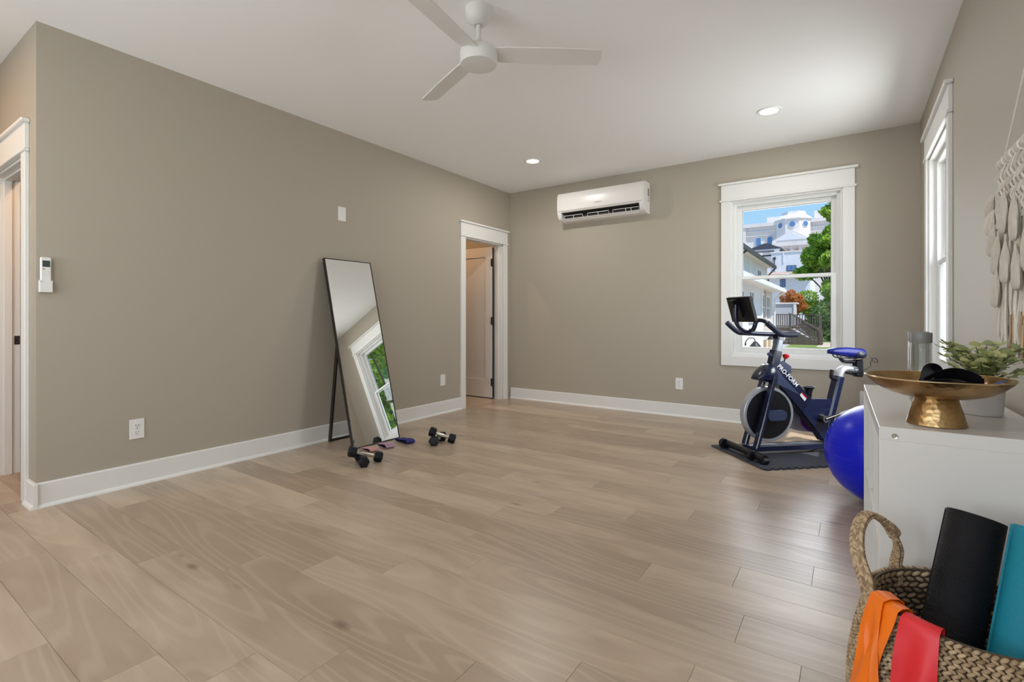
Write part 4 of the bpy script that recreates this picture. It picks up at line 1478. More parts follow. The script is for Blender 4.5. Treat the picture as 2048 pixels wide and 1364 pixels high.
# ------------------------------------------------------------------ knotted cord hanging on the right wall
mh = thing('macrame_hanging', 'cream knotted cord wall hanging with tassels', 'wall hanging', (XR, 2.13, .915))
DZ = .710
D0, D1 = -.38, .385                   # dowel ends along y (towards / away from the camera)
MB().tube([(-.030, D0, DZ), (-.030, D1, DZ)], .012, n=16).obj('dowel', M['dowel'], mh)
MB().tube([(-.030, D1 - .03, DZ + .010), (-.016, .0, DZ + .40), (-.030, D0 + .03, DZ + .010)], .0032, n=8).obj('hanging_cord', M['cotton'], mh)
MB().cyl((0, 0, DZ + .40), (-.022, 0, DZ + .40), .004, n=10).obj('wall_nail', M['steel'], mh)
mr = random.Random(5)
wraps = MB()
def put_wraps():
    global wraps
    if wraps.v:
        wraps.obj('cord_wrap', M['cotton'], mh)
    wraps = MB()
y = D0 + .02
while y < D1 - .015:
    ring = [(-.030 + .0165 * math.cos(2 * math.pi * q / 12), y, DZ + .0165 * math.sin(2 * math.pi * q / 12)) for q in range(12)]
    if abs(((y - D0) % .10) - .05) > .012:
        wraps.tube(ring, .0055, n=6, closed=True)
    else:
        put_wraps()
    y += .0098
put_wraps()
# crossing cords and long strands
net = MB()
for k in range(17):
    y0 = D0 + .03 + (D1 - D0 - .06) * k / 16
    for sg in (-1, 1):
        p = [(-.034 + mr.uniform(-.006, .006), y0, DZ - .012)]
        yy, zz = y0, DZ - .012
        for s in range(5):
            yy += sg * .036 * (1 if s % 2 == 0 else -1)
            yy = min(max(yy, D0 + .02), D1 - .02)
            zz -= .045
            p.append((-.030 - .012 * ((s + (sg > 0)) % 2) - .004, yy, zz))
        net.tube(smooth_path(p, 3), .0046, n=6)
net.obj('knotted_net', M['cotton'], mh)
strands = MB()
for k in range(150):
    y0 = D0 + .04 + (D1 - D0 - .08) * (k + mr.random()) / 150
    edge = abs(y0 - (D0 + D1) / 2) / ((D1 - D0) / 2)
    zend = .012 + .035 * edge + mr.uniform(0, .05)
    zst = .56 - .10 * mr.random()
    x0 = -.016 - .030 * mr.random()
    p = [(x0, y0, zst)]
    n = 6
    for s in range(1, n + 1):
        p.append((x0 + mr.uniform(-.005, .005), y0 + mr.uniform(-.007, .007), zst + (zend - zst) * s / n))
    strands.tube(smooth_path(p, 2), [.0042] * (2 * n) + [.0022], n=5)
so = strands.obj('fringe_strands', M['cotton'], mh)
so['kind'] = 'stuff'
br_ = MB()
for k in range(12):
    y0 = mr.uniform(D0 + .22, D1 - .22)
    zst, zend = mr.uniform(.13, .18), mr.uniform(.012, .06)
    x0 = -.040 - .012 * mr.random()
    p = [(x0, y0, zst), (x0, y0 + mr.uniform(-.01, .01), (zst + zend) / 2), (x0 + mr.uniform(-.006, .006), y0 + mr.uniform(-.02, .02), zend)]
    br_.tube(smooth_path(p, 3), .004, n=5)
bo = br_.obj('tan_strands', M['cotton_brown'], mh)
bo['kind'] = 'stuff'
def tassel(y, z, lean, ln, wd, x=-.058):
    """plump leaf-shaped tassel of combed cord; lean tips it sideways along y"""
    b = MB()
    a = R(lean)
    d = Vector((0, math.sin(a), -math.cos(a)))
    sy = Vector((0, math.cos(a), math.sin(a)))
    top = Vector((x, y, z))
    prof = [(0, .10), (.10, .28), (.28, .62), (.5, .92), (.72, 1.0), (.88, .90), (.96, .70), (1.0, .40)]
    ring = 14
    vs_ = []
    for t, w in prof:
        for q in range(ring):
            an = 2 * math.pi * q / ring
            rr = 1 + .09 * math.sin(7 * an + 5 * t)
            vs_.append(top + d * (ln * t) + sy * (wd / 2 * w * rr * math.cos(an)) + Vector((1, 0, 0)) * (wd * .17 * w * rr * math.sin(an)))
    fs = [(i * ring + q, i * ring + (q + 1) % ring, (i + 1) * ring + (q + 1) % ring, (i + 1) * ring + q) for i in range(len(prof) - 1) for q in range(ring)]
    fs += [tuple(range(ring)), tuple((len(prof) - 1) * ring + q for q in range(ring))]
    b.add(vs_, fs)
    b.obj('tassel', M['cotton'], mh, angle=60)
for (yy, zz, ln_, le) in ((.345, .600, .120, 64), (.345, .545, .115, 56), (.330, .490, .130, 42), (.275, .455, .155, 24), (.300, .330, .140, 10), (.190, .590, .150, 10), (.080, .560, .160, -4), (.180, .420, .150, 4), (.060, .390, .150, 0), (-.060, .450, .160, -6), (-.180, .520, .150, -12), (-.300, .560, .130, -30), (-.340, .640, .120, -46)):
    tassel(yy, zz, le + mr.uniform(-8, 8), ln_, mr.uniform(.068, .088))

# ------------------------------------------------------------------ jute basket with mats and bands
BX, BY, BH = .222, 1.497, .420
bk = thing('jute_basket', 'braided natural jute basket with loop handles holding yoga mats', 'basket', (BX, BY, 0))
def brad(z):
    """outer radius at height z"""
    t = z / BH
    return .196 + .040 * math.sin(math.pi * min(1, max(0, t)) ** .85) ** 1.0 - .006 * t if t > 0.02 else .196
lin = MB()
pr_ = [(0, .002)] + [(brad(z) - .012, z) for z in np.linspace(.004, BH - .004, 16)] + [(brad(z) - .017, z) for z in np.linspace(BH - .004, .010, 16)] + [(0, .010)]
lin.lathe(pr_, n=56)
lin.obj('backing_shell', M['jute_dark'], bk, angle=60)  # dark shell added behind the braid to keep light from passing through
wv = MB()
rows, per = 30, 88
unit_v, unit_f = None, None
ub = MB().ball((0, 0, 0), 1, 6, 4)
for r_ in range(rows):
    z = .010 + (BH - .014) * (r_ + .5) / rows
    rad = brad(z) - .006
    for side in (0, 1):
        for k in range(per):
            a = 2 * math.pi * (k + .5 * (r_ % 2)) / per
            tang = Vector((-math.sin(a), math.cos(a), 0))
            rdl = Vector((math.cos(a), math.sin(a), 0))
            tl = .62 if side else -.62
            d = (tang + Vector((0, 0, tl))).normalized()
            u_ = rdl.cross(d)
            c = rdl * rad + Vector((0, 0, z + (.0035 if side else -.0035)))
            j_ = mr.uniform(.9, 1.12)
            wv.add([c + d * (p[0] * .0098 * j_) + u_ * (p[1] * .0040) + rdl * (p[2] * .0062) for p in ub.v], ub.f)
wo = wv.obj('woven_braid', M['jute'], bk, angle=180)
wo['kind'] = 'stuff'
# inside of the upper rows shows too
wi = MB()
for r_ in range(12):
    z = BH - .016 - .0164 * r_
    rad = brad(z) - .017
    for k in range(52):
        a = 2 * math.pi * (k + .5 * (r_ % 2)) / 52
        tang = Vector((-math.sin(a), math.cos(a), 0))
        rdl = Vector((math.cos(a), math.sin(a), 0))
        d = (tang + Vector((0, 0, .5 if r_ % 2 else -.5))).normalized()
        u_ = rdl.cross(d)
        c = rdl * rad + Vector((0, 0, z))
        wi.add([c + d * (p[0] * .0135) + u_ * (p[1] * .0066) + rdl * (p[2] * .0060) for p in ub.v], ub.f)
wio = wi.obj('inner_braid', M['jute'], bk, angle=180)
wio['kind'] = 'stuff'
# handles: braided straps
def handle(pts):
    path = smooth_path(pts, 14)
    b = MB()
    b.tube(path, 1.0, sec=[(.014 * math.cos(2 * math.pi * k / 10), .005 * math.sin(2 * math.pi * k / 10)) for k in range(10)], up=(-.4, -.3, 1))
    ho = b.obj('handle', M['jute_dark'], bk)
    s_ = MB()
    n = len(path)
    for i in range(1, n - 1):
        d0 = (path[i + 1] - path[i - 1]).normalized()
        nrm = Vector((-.4, -.3, 1))
        nrm = (nrm - d0 * nrm.dot(d0)).normalized()
        sdv = d0.cross(nrm)
        for lane in (-1.5, -.5, .5, 1.5):
            d = (d0 + sdv * (.55 if (lane in (-1.5, .5)) else -.55)).normalized()
            for face in (-1, 1):
                u_ = nrm.cross(d)
                c = path[i] + sdv * (lane * .0070) + nrm * (face * .0035)
                s_.add([c + d * (p[0] * .0088) + u_ * (p[1] * .0042) + nrm * (p[2] * .0042) for p in ub.v], ub.f)
    so_ = s_.obj('handle_braid', M['jute'], ho, angle=180)
    so_['kind'] = 'stuff'
def rimp(deg, dz=0.0, k=1.0):
    return (brad(BH) * k * math.cos(R(deg)), brad(BH) * k * math.sin(R(deg)), BH + dz)
handle([rimp(196, -.05, 1.01), rimp(194, .01, 1.03), (-.208, -.020, BH + .070), (-.206, .030, BH + .118), (-.182, .085, BH + .138), (-.140, .125, BH + .105), (-.120, .145, BH + .050), rimp(130, .0, 1.02), rimp(130, -.05, 1.01)])
handle([rimp(16, -.05, .99), rimp(14, .01, .98), (.205, .020, BH + .070), (.212, -.030, BH + .115), (.190, -.085, BH + .120), (.150, -.125, BH + .080), rimp(-48, .0, .99), rimp(-50, -.05, .99)])

def yoga_mat(p_top, p_bot, r, m_, label):
    pt, pb = Vector(p_top), Vector(p_bot)
    d = (pt - pb).normalized()
    t = thing('yoga_mat', label, 'yoga mat', (pb.x, pb.y, 0), 0, 'rolled yoga mats in the basket')
    L_ = (pt - pb).length
    turns, ppt = 6, 40
    b = MB()
    n = turns * ppt
    vs_, fs = [], []
    th = .0052
    for i in range(n + 1):
        a = 2 * math.pi * i / ppt
        ro = r * (.16 + .84 * i / n)
        ri = max(ro - th, .001)
        for rr in (ro, ri):
            for z in (0, L_):
                vs_.append((rr * math.cos(a), rr * math.sin(a), z))
    for i in range(n):
        a, c = i * 4, (i + 1) * 4
        fs += [(a, c, c + 1, a + 1), (a + 2, a + 3, c + 3, c + 2), (a + 1, c + 1, c + 3, a + 3), (a, a + 2, c + 2, c)]
    fs += [(0, 1, 3, 2), (n * 4, n * 4 + 2, n * 4 + 3, n * 4 + 1)]
    b.add(vs_, fs)
    o = b.obj('rolled_sheet', m_, t, angle=50)
    o.rotation_euler = d.to_track_quat('Z', 'Y').to_euler()
    o.location = (0, 0, pb.z)
    return t
yoga_mat((.246, 1.605, .592), (.125, 1.405, .050), .060, M['mat_black'], 'rolled black yoga mat standing in the jute basket')
yoga_mat((.345, 1.540, .600), (.228, 1.352, .045), .054, M['mat_teal'], 'rolled teal yoga mat standing beside the black one')

# latex bands hung over the rim: width measured as an angle round the basket
def rim_band(label, strips, m_, drop):
    t = thing('latex_band', label, 'resistance band', (BX, BY, BH), 0, 'latex bands over the basket rim')
    for nm, a0, a1, tw, slant, off in strips:
        def fn(u, v):
            # v: inside (0) over the rim to outside (1)
            s = v
            if s < .18:
                z = -.10 * (1 - s / .18)
                rr = brad(BH + z) - .024 - off
            elif s < .26:
                q = (s - .18) / .08 * math.pi
                z = .010 * math.sin(q) + off
                rr = brad(BH) - .010 - (.014 + off) * math.cos(q)
            else:
                z = -drop * (s - .26) / .74
                rr = brad(max(.02, BH + z)) + .006 + off + .006 * math.sin(7 * u + 6 * s) * min(1, (s - .26) * 4)
            k = max(0, (s - .26) / .74)
            uu = .5 + (u - .5) * (1 - tw * math.sin(math.pi * min(1, k * 1.15)) ** 2)
            a = R(a0 + (a1 - a0) * uu + slant * k)
            return (rr * math.cos(a), rr * math.sin(a), z)
        MB().grid(fn, 14, 44, .0016).obj(nm, m_, t, angle=70)
    return t
rim_band('wide red latex band draped over the basket rim', [('band', 227, 248, 0, 2, .002)], M['band_red'], .30)
rim_band('twisted orange latex band draped over the basket rim', [('band', 203, 226, .28, -5, .007), ('folded_strand', 206, 217, .25, 16, .012)], M['band_orange'], .30)

# ------------------------------------------------------------------ outdoors, seen through the back window
GZ = -2.5                              # driveway level below the house
LZ = -.86                              # raised lawn level
b = MB().span((-120, 5.7, GZ - .2), (120, 260, GZ))
structure(b.obj('ground', M['asphalt'], smooth=False), 'pale paved ground outside', 'ground')
b = MB().span((XR + 1.0, -60, GZ - .2), (120, 5.7, GZ))
structure(b.obj('ground_side', M['lawn'], smooth=False), 'grass outside the side window', 'ground')
b = MB().span((-3.6, 35.6, GZ), (14, 70, LZ))
structure(b.obj('lawn', M['lawn'], smooth=False), 'raised lawn with clipped grass by the deck stairs', 'lawn')
MB().span((-3.75, 35.3, GZ), (14, 35.6, LZ + .06)).obj('retaining_wall', M['concrete'], None, smooth=False)
structure(bpy.data.objects['retaining_wall'], 'low grey retaining wall below the lawn', 'wall')
b = MB().span((-1.9, 38.4, LZ), (6, 45.5, LZ + .012))
structure(b.obj('gravel_patch', M['gravel'], smooth=False), 'pale gravel patch at the foot of the stairs', 'ground')

def ext_window(root, x, y0, y1, z0, z1, cols=2, rows=2, glass='dark_glass', t=.07):
    """window on a wall facing +x at plane x"""
    f = MB()
    f.span((x, y0 - t, z1), (x + .05, y1 + t, z1 + t * 1.2))
    f.span((x, y0 - t, z0 - t), (x + .06, y1 + t, z0))
    f.span((x, y0 - t, z0), (x + .05, y0, z1))
    f.span((x, y1, z0), (x + .05, y1 + t, z1))
    for c in range(1, cols):
        ym = y0 + (y1 - y0) * c / cols
        f.span((x, ym - t * .5, z0), (x + .05, ym + t * .5, z1))
    for r_ in range(1, rows):
        zm_ = z0 + (z1 - z0) * r_ / rows
        f.span((x, y0, zm_ - .025), (x + .045, y1, zm_ + .025))
    fo = f.obj('window', M['white_ext'], root, smooth=False)
    MB().span((x + .004, y0, z0), (x + .02, y1, z1)).obj('pane', M[glass], fo, smooth=False)
    return fo

# near white house: wall plane x = -3.5 facing +x, far corner at y = 30
hA = thing('white_house', 'low white lap sided house with cream soffit and barn lamps', 'house', (0, 0, GZ))
def A(b_, name, m_, parent=hA, **k):
    o = b_.obj(name, M[m_], parent, smooth=False)
    o.location.z = -GZ if parent is hA else 0
    return o
A(MB().span((-9, 8.5, GZ), (-3.52, 26.0, 2.46)), 'siding_wall', 'house_white')
A(MB().span((-9, 26.0, GZ), (-3.60, 30.0, 2.46)), 'gable_bay', 'house_shaded')  # recessed wall, its shade put into the tan colour
A(MB().span((-3.52, 25.9, GZ), (-3.44, 26.15, 2.46)), 'corner_board', 'white_ext')
A(MB().span((-3.60, 29.85, GZ), (-3.50, 30.1, 2.46)), 'corner_board', 'white_ext')
A(MB().span((-3.60, 27.7, .8), (-3.52, 28.0, 2.46)), 'pilaster', 'house_shaded')
A(MB().span((-9.2, 8, 2.46), (-2.95, 30.4, 2.50)), 'soffit', 'soffit')
A(MB().span((-3.0, 8, 2.44), (-2.88, 30.5, 2.62)), 'gutter', 'white_ext')
A(MB().prism([(-9.3, 2.50), (-2.95, 2.50), (-2.95, 2.62), (-6.1, 3.55), (-9.3, 2.62)], 8, 30.4, 'Y'), 'roof', 'shingle')
A(MB().tube([(-2.95, 30.2, 2.45), (-3.35, 30.2, 2.15), (-3.42, 30.2, 1.9), (-3.42, 30.2, GZ)], .05, n=8), 'downspout', 'white_ext')
for (y0, y1, z0, z1, pl_) in ((20.3, 21.15, .9, 2.1, -3.52), (22.6, 23.6, .95, 2.15, -3.52), (26.45, 27.45, 1.02, 2.2, -3.60), (28.35, 29.3, 1.02, 2.15, -3.60)):
    w_ = ext_window(hA, pl_, y0, y1, z0, z1)
    w_.location.z = -GZ
A(MB().span((-3.60, 26.5, GZ + .1), (-3.53, 29.5, -.02)), 'garage_door', 'garage_wood')
A(MB().span((-3.60, 26.3, -.02), (-3.50, 29.7, .18)), 'garage_header', 'white_ext')
A(MB().span((-3.60, 27.95, GZ), (-3.50, 28.25, 0)), 'garage_post', 'white_ext')
def barn_lamp(y, z, pl_, label):
    t = thing('barn_lamp', label, 'lamp', (pl_, y, z), 0, 'black barn lamps on the white house')
    MB().tube(smooth_path([(0, 0, .02), (.12, 0, .22), (.32, 0, .24), (.38, 0, .10)], 5), .018, n=8).obj('gooseneck', M['lamp_black'], t)
    MB().lathe([(.03, .12), (.07, .10), (.20, -.06), (.21, -.09), (.19, -.07), (.05, .08), (.03, .12)], (.38, 0, 0), 20).obj('shade', M['lamp_black'], t)
    MB().lathe([(0, .0), (.06, .0), (.06, .03), (0, .03)], (.015, 0, 0), 14, 'X').obj('wall_disc', M['lamp_black'], t)
barn_lamp(21.7, .02, -3.52, 'black barn lamp on the white siding of the near house')
barn_lamp(27.3, .10, -3.60, 'black barn lamp above the honey wood garage door')

# second house: taller wall plane x = -6 behind the first
hB = thing('tall_white_house', 'tall white house with dark gutter and grey shingle roof', 'house', (0, 0, GZ))
def B(b_, name, m_):
    o = b_.obj(name, M[m_], hB, smooth=False)
    o.location.z = -GZ
    return o
B(MB().span((-13, 30.8, GZ), (-6.0, 47.2, 5.40)), 'siding_wall', 'house_white')
B(MB().span((-6.0, 38.5, GZ), (-5.94, 39.3, 5.40)), 'wide_board', 'white_ext')
B(MB().span((-6.02, 47.0, GZ), (-5.92, 47.3, 5.40)), 'corner_board', 'white_ext')
B(MB().span((-13.3, 30.2, 5.36), (-5.35, 47.5, 5.42)), 'soffit', 'soffit')
B(MB().span((-5.42, 30.2, 5.28), (-5.24, 47.7, 5.52)), 'gutter', 'gutter')
B(MB().prism([(-13.3, 5.42), (-5.35, 5.42), (-5.35, 5.50), (-9.4, 7.6), (-13.3, 5.5)], 30.2, 47.6, 'Y'), 'roof', 'shingle')
B(MB().tube([(-5.33, 47.4, 5.3), (-5.85, 47.4, 4.7), (-5.9, 47.4, GZ)], .07, n=8), 'downspout', 'gutter')
B(MB().tube([(-5.33, 33.6, 5.3), (-5.85, 33.6, 4.9), (-5.92, 33.6, GZ)], .07, n=8), 'downspout', 'gutter')
for (y0, y1) in ((32.0, 33.1), (42.5, 44.0)):
    w_ = ext_window(hB, -6.0, y0, y1, 3.0, 4.8)
    w_.location.z = -GZ

# dark deck with stairs going down to the right
DKZ = .38
dk = thing('garden_deck', 'dark brown garden deck with railings and pale edged stairs', 'deck', (-4.5, 41, LZ))
def D(b_, name, m_):
    o = b_.obj(name, M[m_], dk, smooth=False)
    o.location = (4.5, -41, -LZ)
    return o
D(MB().span((-5.15, 41.0, DKZ - .08), (-3.65, 44.2, DKZ)), 'deck_floor', 'deck')
D(MB().span((-3.65, 42.5, DKZ - .08), (-1.9, 44.2, DKZ)), 'deck_floor', 'deck')
for k in range(5):
    z = LZ + .02 + k * .235
    D(MB().span((-5.15, 41.0, z), (-3.60, 41.05, z + .20)), 'skirt_board', 'deck')
def railing(p0, p1, h=.95, n=12):
    """sloped or level railing from p0 to p1 (deck level points)"""
    p0, p1 = Vector(p0), Vector(p1)
    D(MB().rtube([p0 + Vector((0, 0, h)), p1 + Vector((0, 0, h))], .13, .06), 'handrail', 'deck')
    D(MB().rtube([p0 + Vector((0, 0, .10)), p1 + Vector((0, 0, .10))], .06, .07), 'bottom_rail', 'deck')
    for k in range(1, n):
        p = p0 + (p1 - p0) * (k / n)
        D(MB().span((p.x - .028, p.y - .028, p.z + .08), (p.x + .028, p.y + .028, p.z + h)), 'baluster', 'deck')
def newel(x, y, z, h):
    D(MB().span((x - .08, y - .08, z), (x + .08, y + .08, z + h)), 'newel_post', 'deck')
railing((-5.1, 41.05, DKZ), (-3.70, 41.05, DKZ), n=10)
railing((-3.55, 41.05, DKZ), (-1.75, 41.05, LZ + .02), .95, 11)
railing((-3.55, 42.35, DKZ), (-1.75, 42.35, LZ + .02), .95, 11)
railing((-3.60, 44.1, DKZ), (-1.9, 44.1, DKZ), n=10)
newel(-3.65, 41.05, LZ, 2.28)
newel(-1.75, 41.05, LZ, 1.08)
newel(-1.75, 42.35, LZ, 1.08)
newel(-1.90, 44.1, LZ, 2.25)
for k in range(6):
    x0 = -3.60 + k * .30
    z1 = DKZ - (k + 1) * (DKZ - LZ) / 7
    D(MB().span((x0, 41.1, z1 - .06), (x0 + .32, 42.3, z1)), 'stair_tread', 'tread')
    D(MB().span((x0, 41.1, LZ), (x0 + .03, 42.3, z1 - .06)), 'riser', 'deck')
D(MB().prism([(-3.6, DKZ - .1), (-3.6, LZ), (-1.75, LZ), (-1.75, LZ + .1)], 41.02, 41.08, 'Y'), 'stringer', 'deck')

sh = thing('garden_shed', 'grey sided shed with white corner board behind the deck', 'shed', (-4.3, 45.5, LZ))
o_ = MB().span((-.85, -.5, 0), (.62, 1.5, 3.08)).obj('siding_wall', siding_mat('blue_grey_siding', (.42, .44, .50), .24), sh, smooth=False)
MB().span((.55, -.56, 0), (.72, -.40, 3.10)).obj('corner_board', M['white_ext'], sh, smooth=False)
MB().span((-.90, -.58, 3.06), (.76, 1.6, 3.16)).obj('cap_board', M['white_ext'], sh, smooth=False)

# foliage: many small leaf blades spread through blobs
def foliage(name, parent, blobs, n, size, m_, seed, hollow=.55):
    rg_ = np.random.default_rng(seed)
    vol = np.array([bb[3] * bb[4] * bb[5] for bb in blobs]) ** (2 / 3)
    idx = rg_.choice(len(blobs), n, p=vol / vol.sum())
    bl = np.array(blobs)[idx]
    d = rg_.normal(size=(n, 3))
    d /= np.linalg.norm(d, axis=1)[:, None]
    rad = hollow + (1 - hollow) * rg_.random(n) ** .5 * (1 + .12 * rg_.normal(size=n))
    c = bl[:, :3] + d * bl[:, 3:6] * rad[:, None]
    ax = d + .9 * rg_.normal(size=(n, 3))
    ax /= np.linalg.norm(ax, axis=1)[:, None]
    up = rg_.normal(size=(n, 3))
    sd_ = np.cross(ax, up)
    sd_ /= np.linalg.norm(sd_, axis=1)[:, None]
    s_ = size * (.6 + .8 * rg_.random(n))[:, None]
    fold = np.cross(ax, sd_) * s_ * .18
    v = np.stack([c - ax * s_, c + sd_ * s_ * .45 + fold, c + ax * s_, c - sd_ * s_ * .45 + fold], 1).reshape(-1, 3)
    me = bpy.data.meshes.new(name)
    f = np.arange(n * 4).reshape(-1, 4)
    me.from_pydata(v.tolist(), [], f.tolist())
    me.materials.append(m_)
    o = bpy.data.objects.new(name, me)
    COL.objects.link(o)
    o.parent = parent
    o['kind'] = 'stuff'
    return o
def tree(name, label, loc, blobs, n, size, m_, seed, trunk_h, trunk_r, cat='tree', group=None):
    t = thing(name, label, cat, loc, 0, group)
    tr = MB()
    tr.tube([(0, 0, 0), (.05, .03, trunk_h * .5), (0, .1, trunk_h)], [trunk_r, trunk_r * .8, trunk_r * .5], n=10)
    for bb in blobs:
        tr.tube(smooth_path([(0, .05, trunk_h * .7), (bb[0] * .5, bb[1] * .5, (trunk_h * .8 + bb[2]) / 2), (bb[0], bb[1], bb[2])], 3), [trunk_r * .35] * 3 + [trunk_r * .25] * 3 + [trunk_r * .1], n=6)
    tr.obj('trunk', M['bark'], t)
    foliage('foliage', t, blobs, n, size, m_, seed)
    return t
TX, TY = -1.3, 54.0
blobs = []
trn = random.Random(21)
for k in range(60):
    d = Vector((trn.gauss(0, 1), trn.gauss(0, 1), trn.gauss(0, 1))).normalized() * trn.random() ** .45
    if k < 40:
        c = Vector((0, 0, 7.2)) + Vector((d.x * 2.5, d.y * 2.0, d.z * 3.3))
    else:
        c = Vector((1.0, 0, 12.2)) + Vector((d.x * 1.5, d.y * 1.5, d.z * 3.2))
    blobs.append((c.x, c.y, c.z, trn.uniform(.65, 1.1), trn.uniform(.7, 1.1), trn.uniform(.5, .8)))
tree('shade_tree', 'large bright green leafy tree beyond the deck stairs', (TX, TY, LZ), blobs, 36000, .22, M['leaf_tree'], 31, 4.5, .26)
bl2 = [(trn.uniform(-1.5, 2.6), trn.uniform(-.6, .6), trn.uniform(.5, 3.0), trn.uniform(.6, .95), .7, trn.uniform(.5, .8)) for k in range(26)]
tree('hedge_bush', 'dense dark green bush behind the stair railing', (-1.2, 48.6, LZ), bl2, 20000, .10, M['leaf_dark'], 32, 1.2, .10, 'bush')
bl3 = [(trn.uniform(-.75, .75), trn.uniform(-.3, .3), trn.uniform(2.6, 3.95), trn.uniform(.35, .6), .4, trn.uniform(.35, .55)) for k in range(14)]
bl3 += [(trn.uniform(-1.0, 1.0), 0, trn.uniform(2.2, 2.9), .45, .4, .4) for k in range(6)]
tree('vine_bush', 'orange leaved climbing vine above the grey shed', (-4.30, 48.6, LZ), bl3, 9000, .09, M['leaf_vine'], 33, 2.4, .08, 'bush')
bl4 = [(trn.uniform(-1.3, 1.6), trn.uniform(-.3, .3), trn.uniform(2.2, 4.4), trn.uniform(.6, .9), .5, .65) for k in range(16)]
tree('yellow_shrub', 'yellow green shrub between the vine and the large tree', (-2.2, 50.8, LZ), bl4, 13000, .10, M['leaf_tree'], 34, 1.6, .10, 'bush')
# trees outside the side window
for q, (tx_, ty_, sc_2) in enumerate(((9.0, 8.0, 1.0), (11.5, 2.0, 1.1), (9.0, 14.0, 1.55), (13.0, 19.0, 1.9), (17.0, 14.5, 1.9))):
    bl5 = [(trn.uniform(-1.9, 1.9), trn.uniform(-1.9, 1.9), trn.uniform(2.2, 6.4) * sc_2, trn.uniform(.8, 1.3), trn.uniform(.8, 1.3), .95) for k in range(24)]
    tree('yard_tree', ['short leafy green yard tree nearest the side window', 'leafy yard tree by the rear end of the side yard', 'leafy yard tree right of the lawn, reflected in the mirror', 'tall yard tree behind the one reflected in the mirror', 'tall yard tree farthest out in the side yard'][q], (tx_, ty_, GZ), bl5, 11000, .14, M['leaf_tree'], 40 + q, 3.0, .16)

# white stucco building with roof terrace and pavilion
hC = thing('stucco_building', 'plain white stucco building with a roof terrace', 'building', (-9.5, 86, GZ))
def C_(b_, name, m_, parent=None):
    o = b_.obj(name, M[m_], hC, smooth=False)
    o.location = (9.5, -86, -GZ)
    return o
C_(MB().span((-10.2, 86, GZ), (-5.0, 98, 11.1)), 'main_wall', 'stucco')
C_(MB().span((-14.6, 86, GZ), (-10.2, 98, 9.3)), 'terrace_wall', 'stucco')
C_(MB().span((-10.3, 85.9, 11.1), (-4.9, 98, 11.3)), 'parapet_cap', 'stone')
C_(MB().span((-8.6, 85.9, 9.5), (-8.45, 98, 11.1)), 'wall_joint', 'stucco')
for (x0, x1, z0, z1) in ((-8.0, -6.9, 8.3, 9.0), (-8.9, -8.35, 5.9, 6.95)):
    f = MB()
    f.span((x0 - .08, 85.92, z0 - .08), (x1 + .08, 86, z1 + .08))
    fo = f.obj('window', M['gutter'], hC, smooth=False)
    fo.location = (9.5, -86, -GZ)
    f = MB()
    xm_ = (x0 + x1) / 2
    f.span((x0, 85.90, z0), (xm_ - .03, 85.95, z1))
    f.span((xm_ + .03, 85.90, z0), (x1, 85.95, z1))
    f.obj('pane', M['ext_glass'], fo, smooth=False)
C_(MB().tube([(-9.75, 85.8, 10.1), (-9.75, 85.8, 8.2)], .07, n=8), 'drain_pipe', 'gutter')
C_(MB().span((-9.95, 85.7, 10.1), (-9.55, 85.95, 10.45)), 'drain_head', 'gutter')
C_(MB().prism([(84.0, 7.55), (84.0, 7.65), (87.0, 8.35), (87.0, 7.55)], -11.8, -4.6, 'X'), 'lower_roof', 'shingle_red')
pv = thing('roof_pavilion', 'black hip roof pavilion on the white roof terrace', 'pavilion', (-11.3, 88.0, 9.3))
MB().add([(-2.6, -1.6, 2.55), (2.6, -1.6, 2.55), (2.6, 2.6, 2.55), (-2.6, 2.6, 2.55), (-.3, .5, 3.75), (.3, .5, 3.75)], [(0, 1, 5, 4), (1, 2, 5), (2, 3, 4, 5), (3, 0, 4), (0, 3, 2, 1)]).obj('hip_roof', M['lamp_black'], pv, smooth=False)
MB().span((-2.5, -1.5, 2.35), (2.5, -1.4, 2.56)).obj('fascia', M['stucco'], pv, smooth=False)
for x in (-2.4, 2.4):
    for y in (-1.45, 2.4):
        MB().span((x - .09, y - .09, 0), (x + .09, y + .09, 2.5)).obj('post', M['lamp_black'], pv, smooth=False)
for x in (-2.0, 1.75):
    cu = MB()
    for k in range(7):
        cu.cyl((x + k * .11 - .25, -1.38, .1), (x + k * .11 - .25, -1.38, 2.4), .07, n=8)
    cu.obj('curtain', M['stucco'], pv)
MB().span((-1.6, 1.2, 1.75), (1.6, 1.4, 1.95)).obj('beam', M['lamp_black'], pv, smooth=False)

# courthouse far behind
hD = thing('courthouse', 'pale stone courthouse with pediment and octagonal cupola', 'building', (-18, 195, GZ))
def K(b_, name, m_):
    o = b_.obj(name, M[m_], hD, smooth=False)
    o.location = (18, -195, -GZ)
    return o
K(MB().span((-48, 195, GZ), (12, 225, 33.4)), 'facade', 'stone')
K(MB().span((-34.2, 194.2, GZ), (-31.2, 196, 33.6)), 'corner_pier', 'stone')
K(MB().span((-48, 193.9, 33.4), (12, 225, 34.6)), 'cornice', 'stone')
K(MB().span((-48, 194.5, 31.6), (12, 225, 32.0)), 'string_course', 'stone')
K(MB().span((-48, 194.5, 30.2), (12, 225, 30.45)), 'string_course', 'stone')
K(MB().span((-25.5, 203, 34.6), (-17, 220, 38.0)), 'roof_block', 'stone')
K(MB().span((-10.5, 201, 34.6), (12, 222, 38.4)), 'upper_block', 'stone')
for x in (-32.9, -30.6, -27.1, -23.5):
    if x == -30.6:
        continue
    w_ = K(MB().span((x - .95, 194.6, 26.6), (x + .95, 195.05, 29.8)), 'window', 'stone')
    MB().span((x - .75, 194.5, 26.8), (x + .75, 194.7, 29.6)).obj('pane', M['ext_glass'], w_, smooth=False)
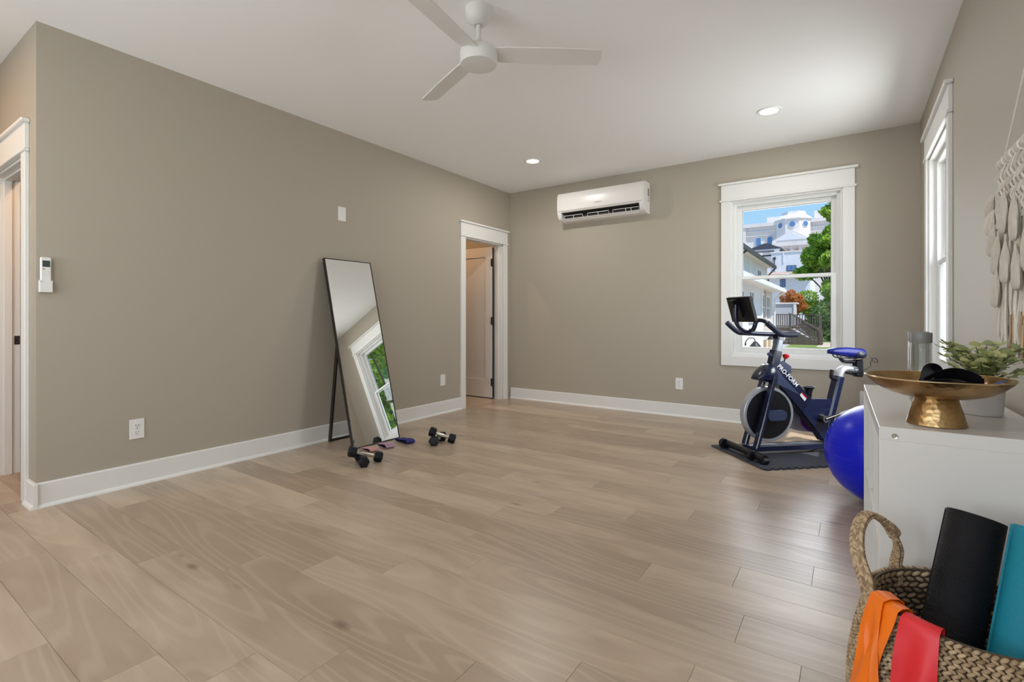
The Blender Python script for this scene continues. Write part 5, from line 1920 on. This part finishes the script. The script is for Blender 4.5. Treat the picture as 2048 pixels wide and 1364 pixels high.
K(MB().prism([(-21.9, 26.3), (-10.5, 26.3), (-10.5, 26.9), (-16.2, 30.0), (-21.9, 26.9)], 186.5, 195.0, 'Y'), 'pediment', 'stone')
K(MB().prism([(-20.4, 26.9), (-12.0, 26.9), (-16.2, 29.2)], 186.3, 186.52, 'Y'), 'tympanum', 'stucco')
K(MB().span((-21.9, 186.3, 25.0), (-10.5, 195.0, 26.3)), 'entablature', 'stone')
for k in range(5):
    x = -21.2 + k * 2.5
    K(MB().lathe([(.5, GZ), (.5, 25.0)], (x, 187.2, 0), 16), 'column', 'stone')
    if k < 4:
        K(MB().span((x + .7, 194.6, 19), (x + 1.9, 195.05, 24.6)), 'bay_window', 'garage_wood')
cu_c = (-16.3, 196.0)
def octa(r, z):
    return [(cu_c[0] + r * math.cos(R(22.5 + 45 * k)), cu_c[1] + r * math.sin(R(22.5 + 45 * k)), z) for k in range(8)]
def octo(levels, name, m_):
    vs_ = []
    for r, z in levels:
        vs_ += octa(r, z)
    n = len(levels)
    fs = [(i * 8 + k, i * 8 + (k + 1) % 8, (i + 1) * 8 + (k + 1) % 8, (i + 1) * 8 + k) for i in range(n - 1) for k in range(8)]
    fs += [tuple(range(8))[::-1], tuple((n - 1) * 8 + k for k in range(8))]
    return K(MB().add(vs_, fs), name, m_)
octo([(5.5, 27.0), (5.5, 34.6)], 'cupola_drum', 'stone')
octo([(6.0, 34.6), (6.0, 34.9), (3.9, 36.5), (3.8, 36.5)], 'cupola_roof', 'stone_roof')
octo([(3.9, 36.5), (3.8, 37.4)], 'cupola_lantern', 'stone')
for k in (4, 5, 6):
    a = R(22.5 + 45 * k + 22.5)
    ap = 5.5 * math.cos(R(22.5))
    c0 = Vector((cu_c[0] + math.cos(a) * (ap - .1), cu_c[1] + math.sin(a) * (ap - .1), 32.8))
    c1 = c0 + Vector((math.cos(a), math.sin(a), 0)) * .3
    rw = K(MB().cyl(c0, c1, 1.15, n=24), 'round_window', 'stone')
    MB().cyl(c1, c1 + Vector((math.cos(a), math.sin(a), 0)) * .08, .90, n=24).obj('round_pane', M['ext_glass'], rw, smooth=False)
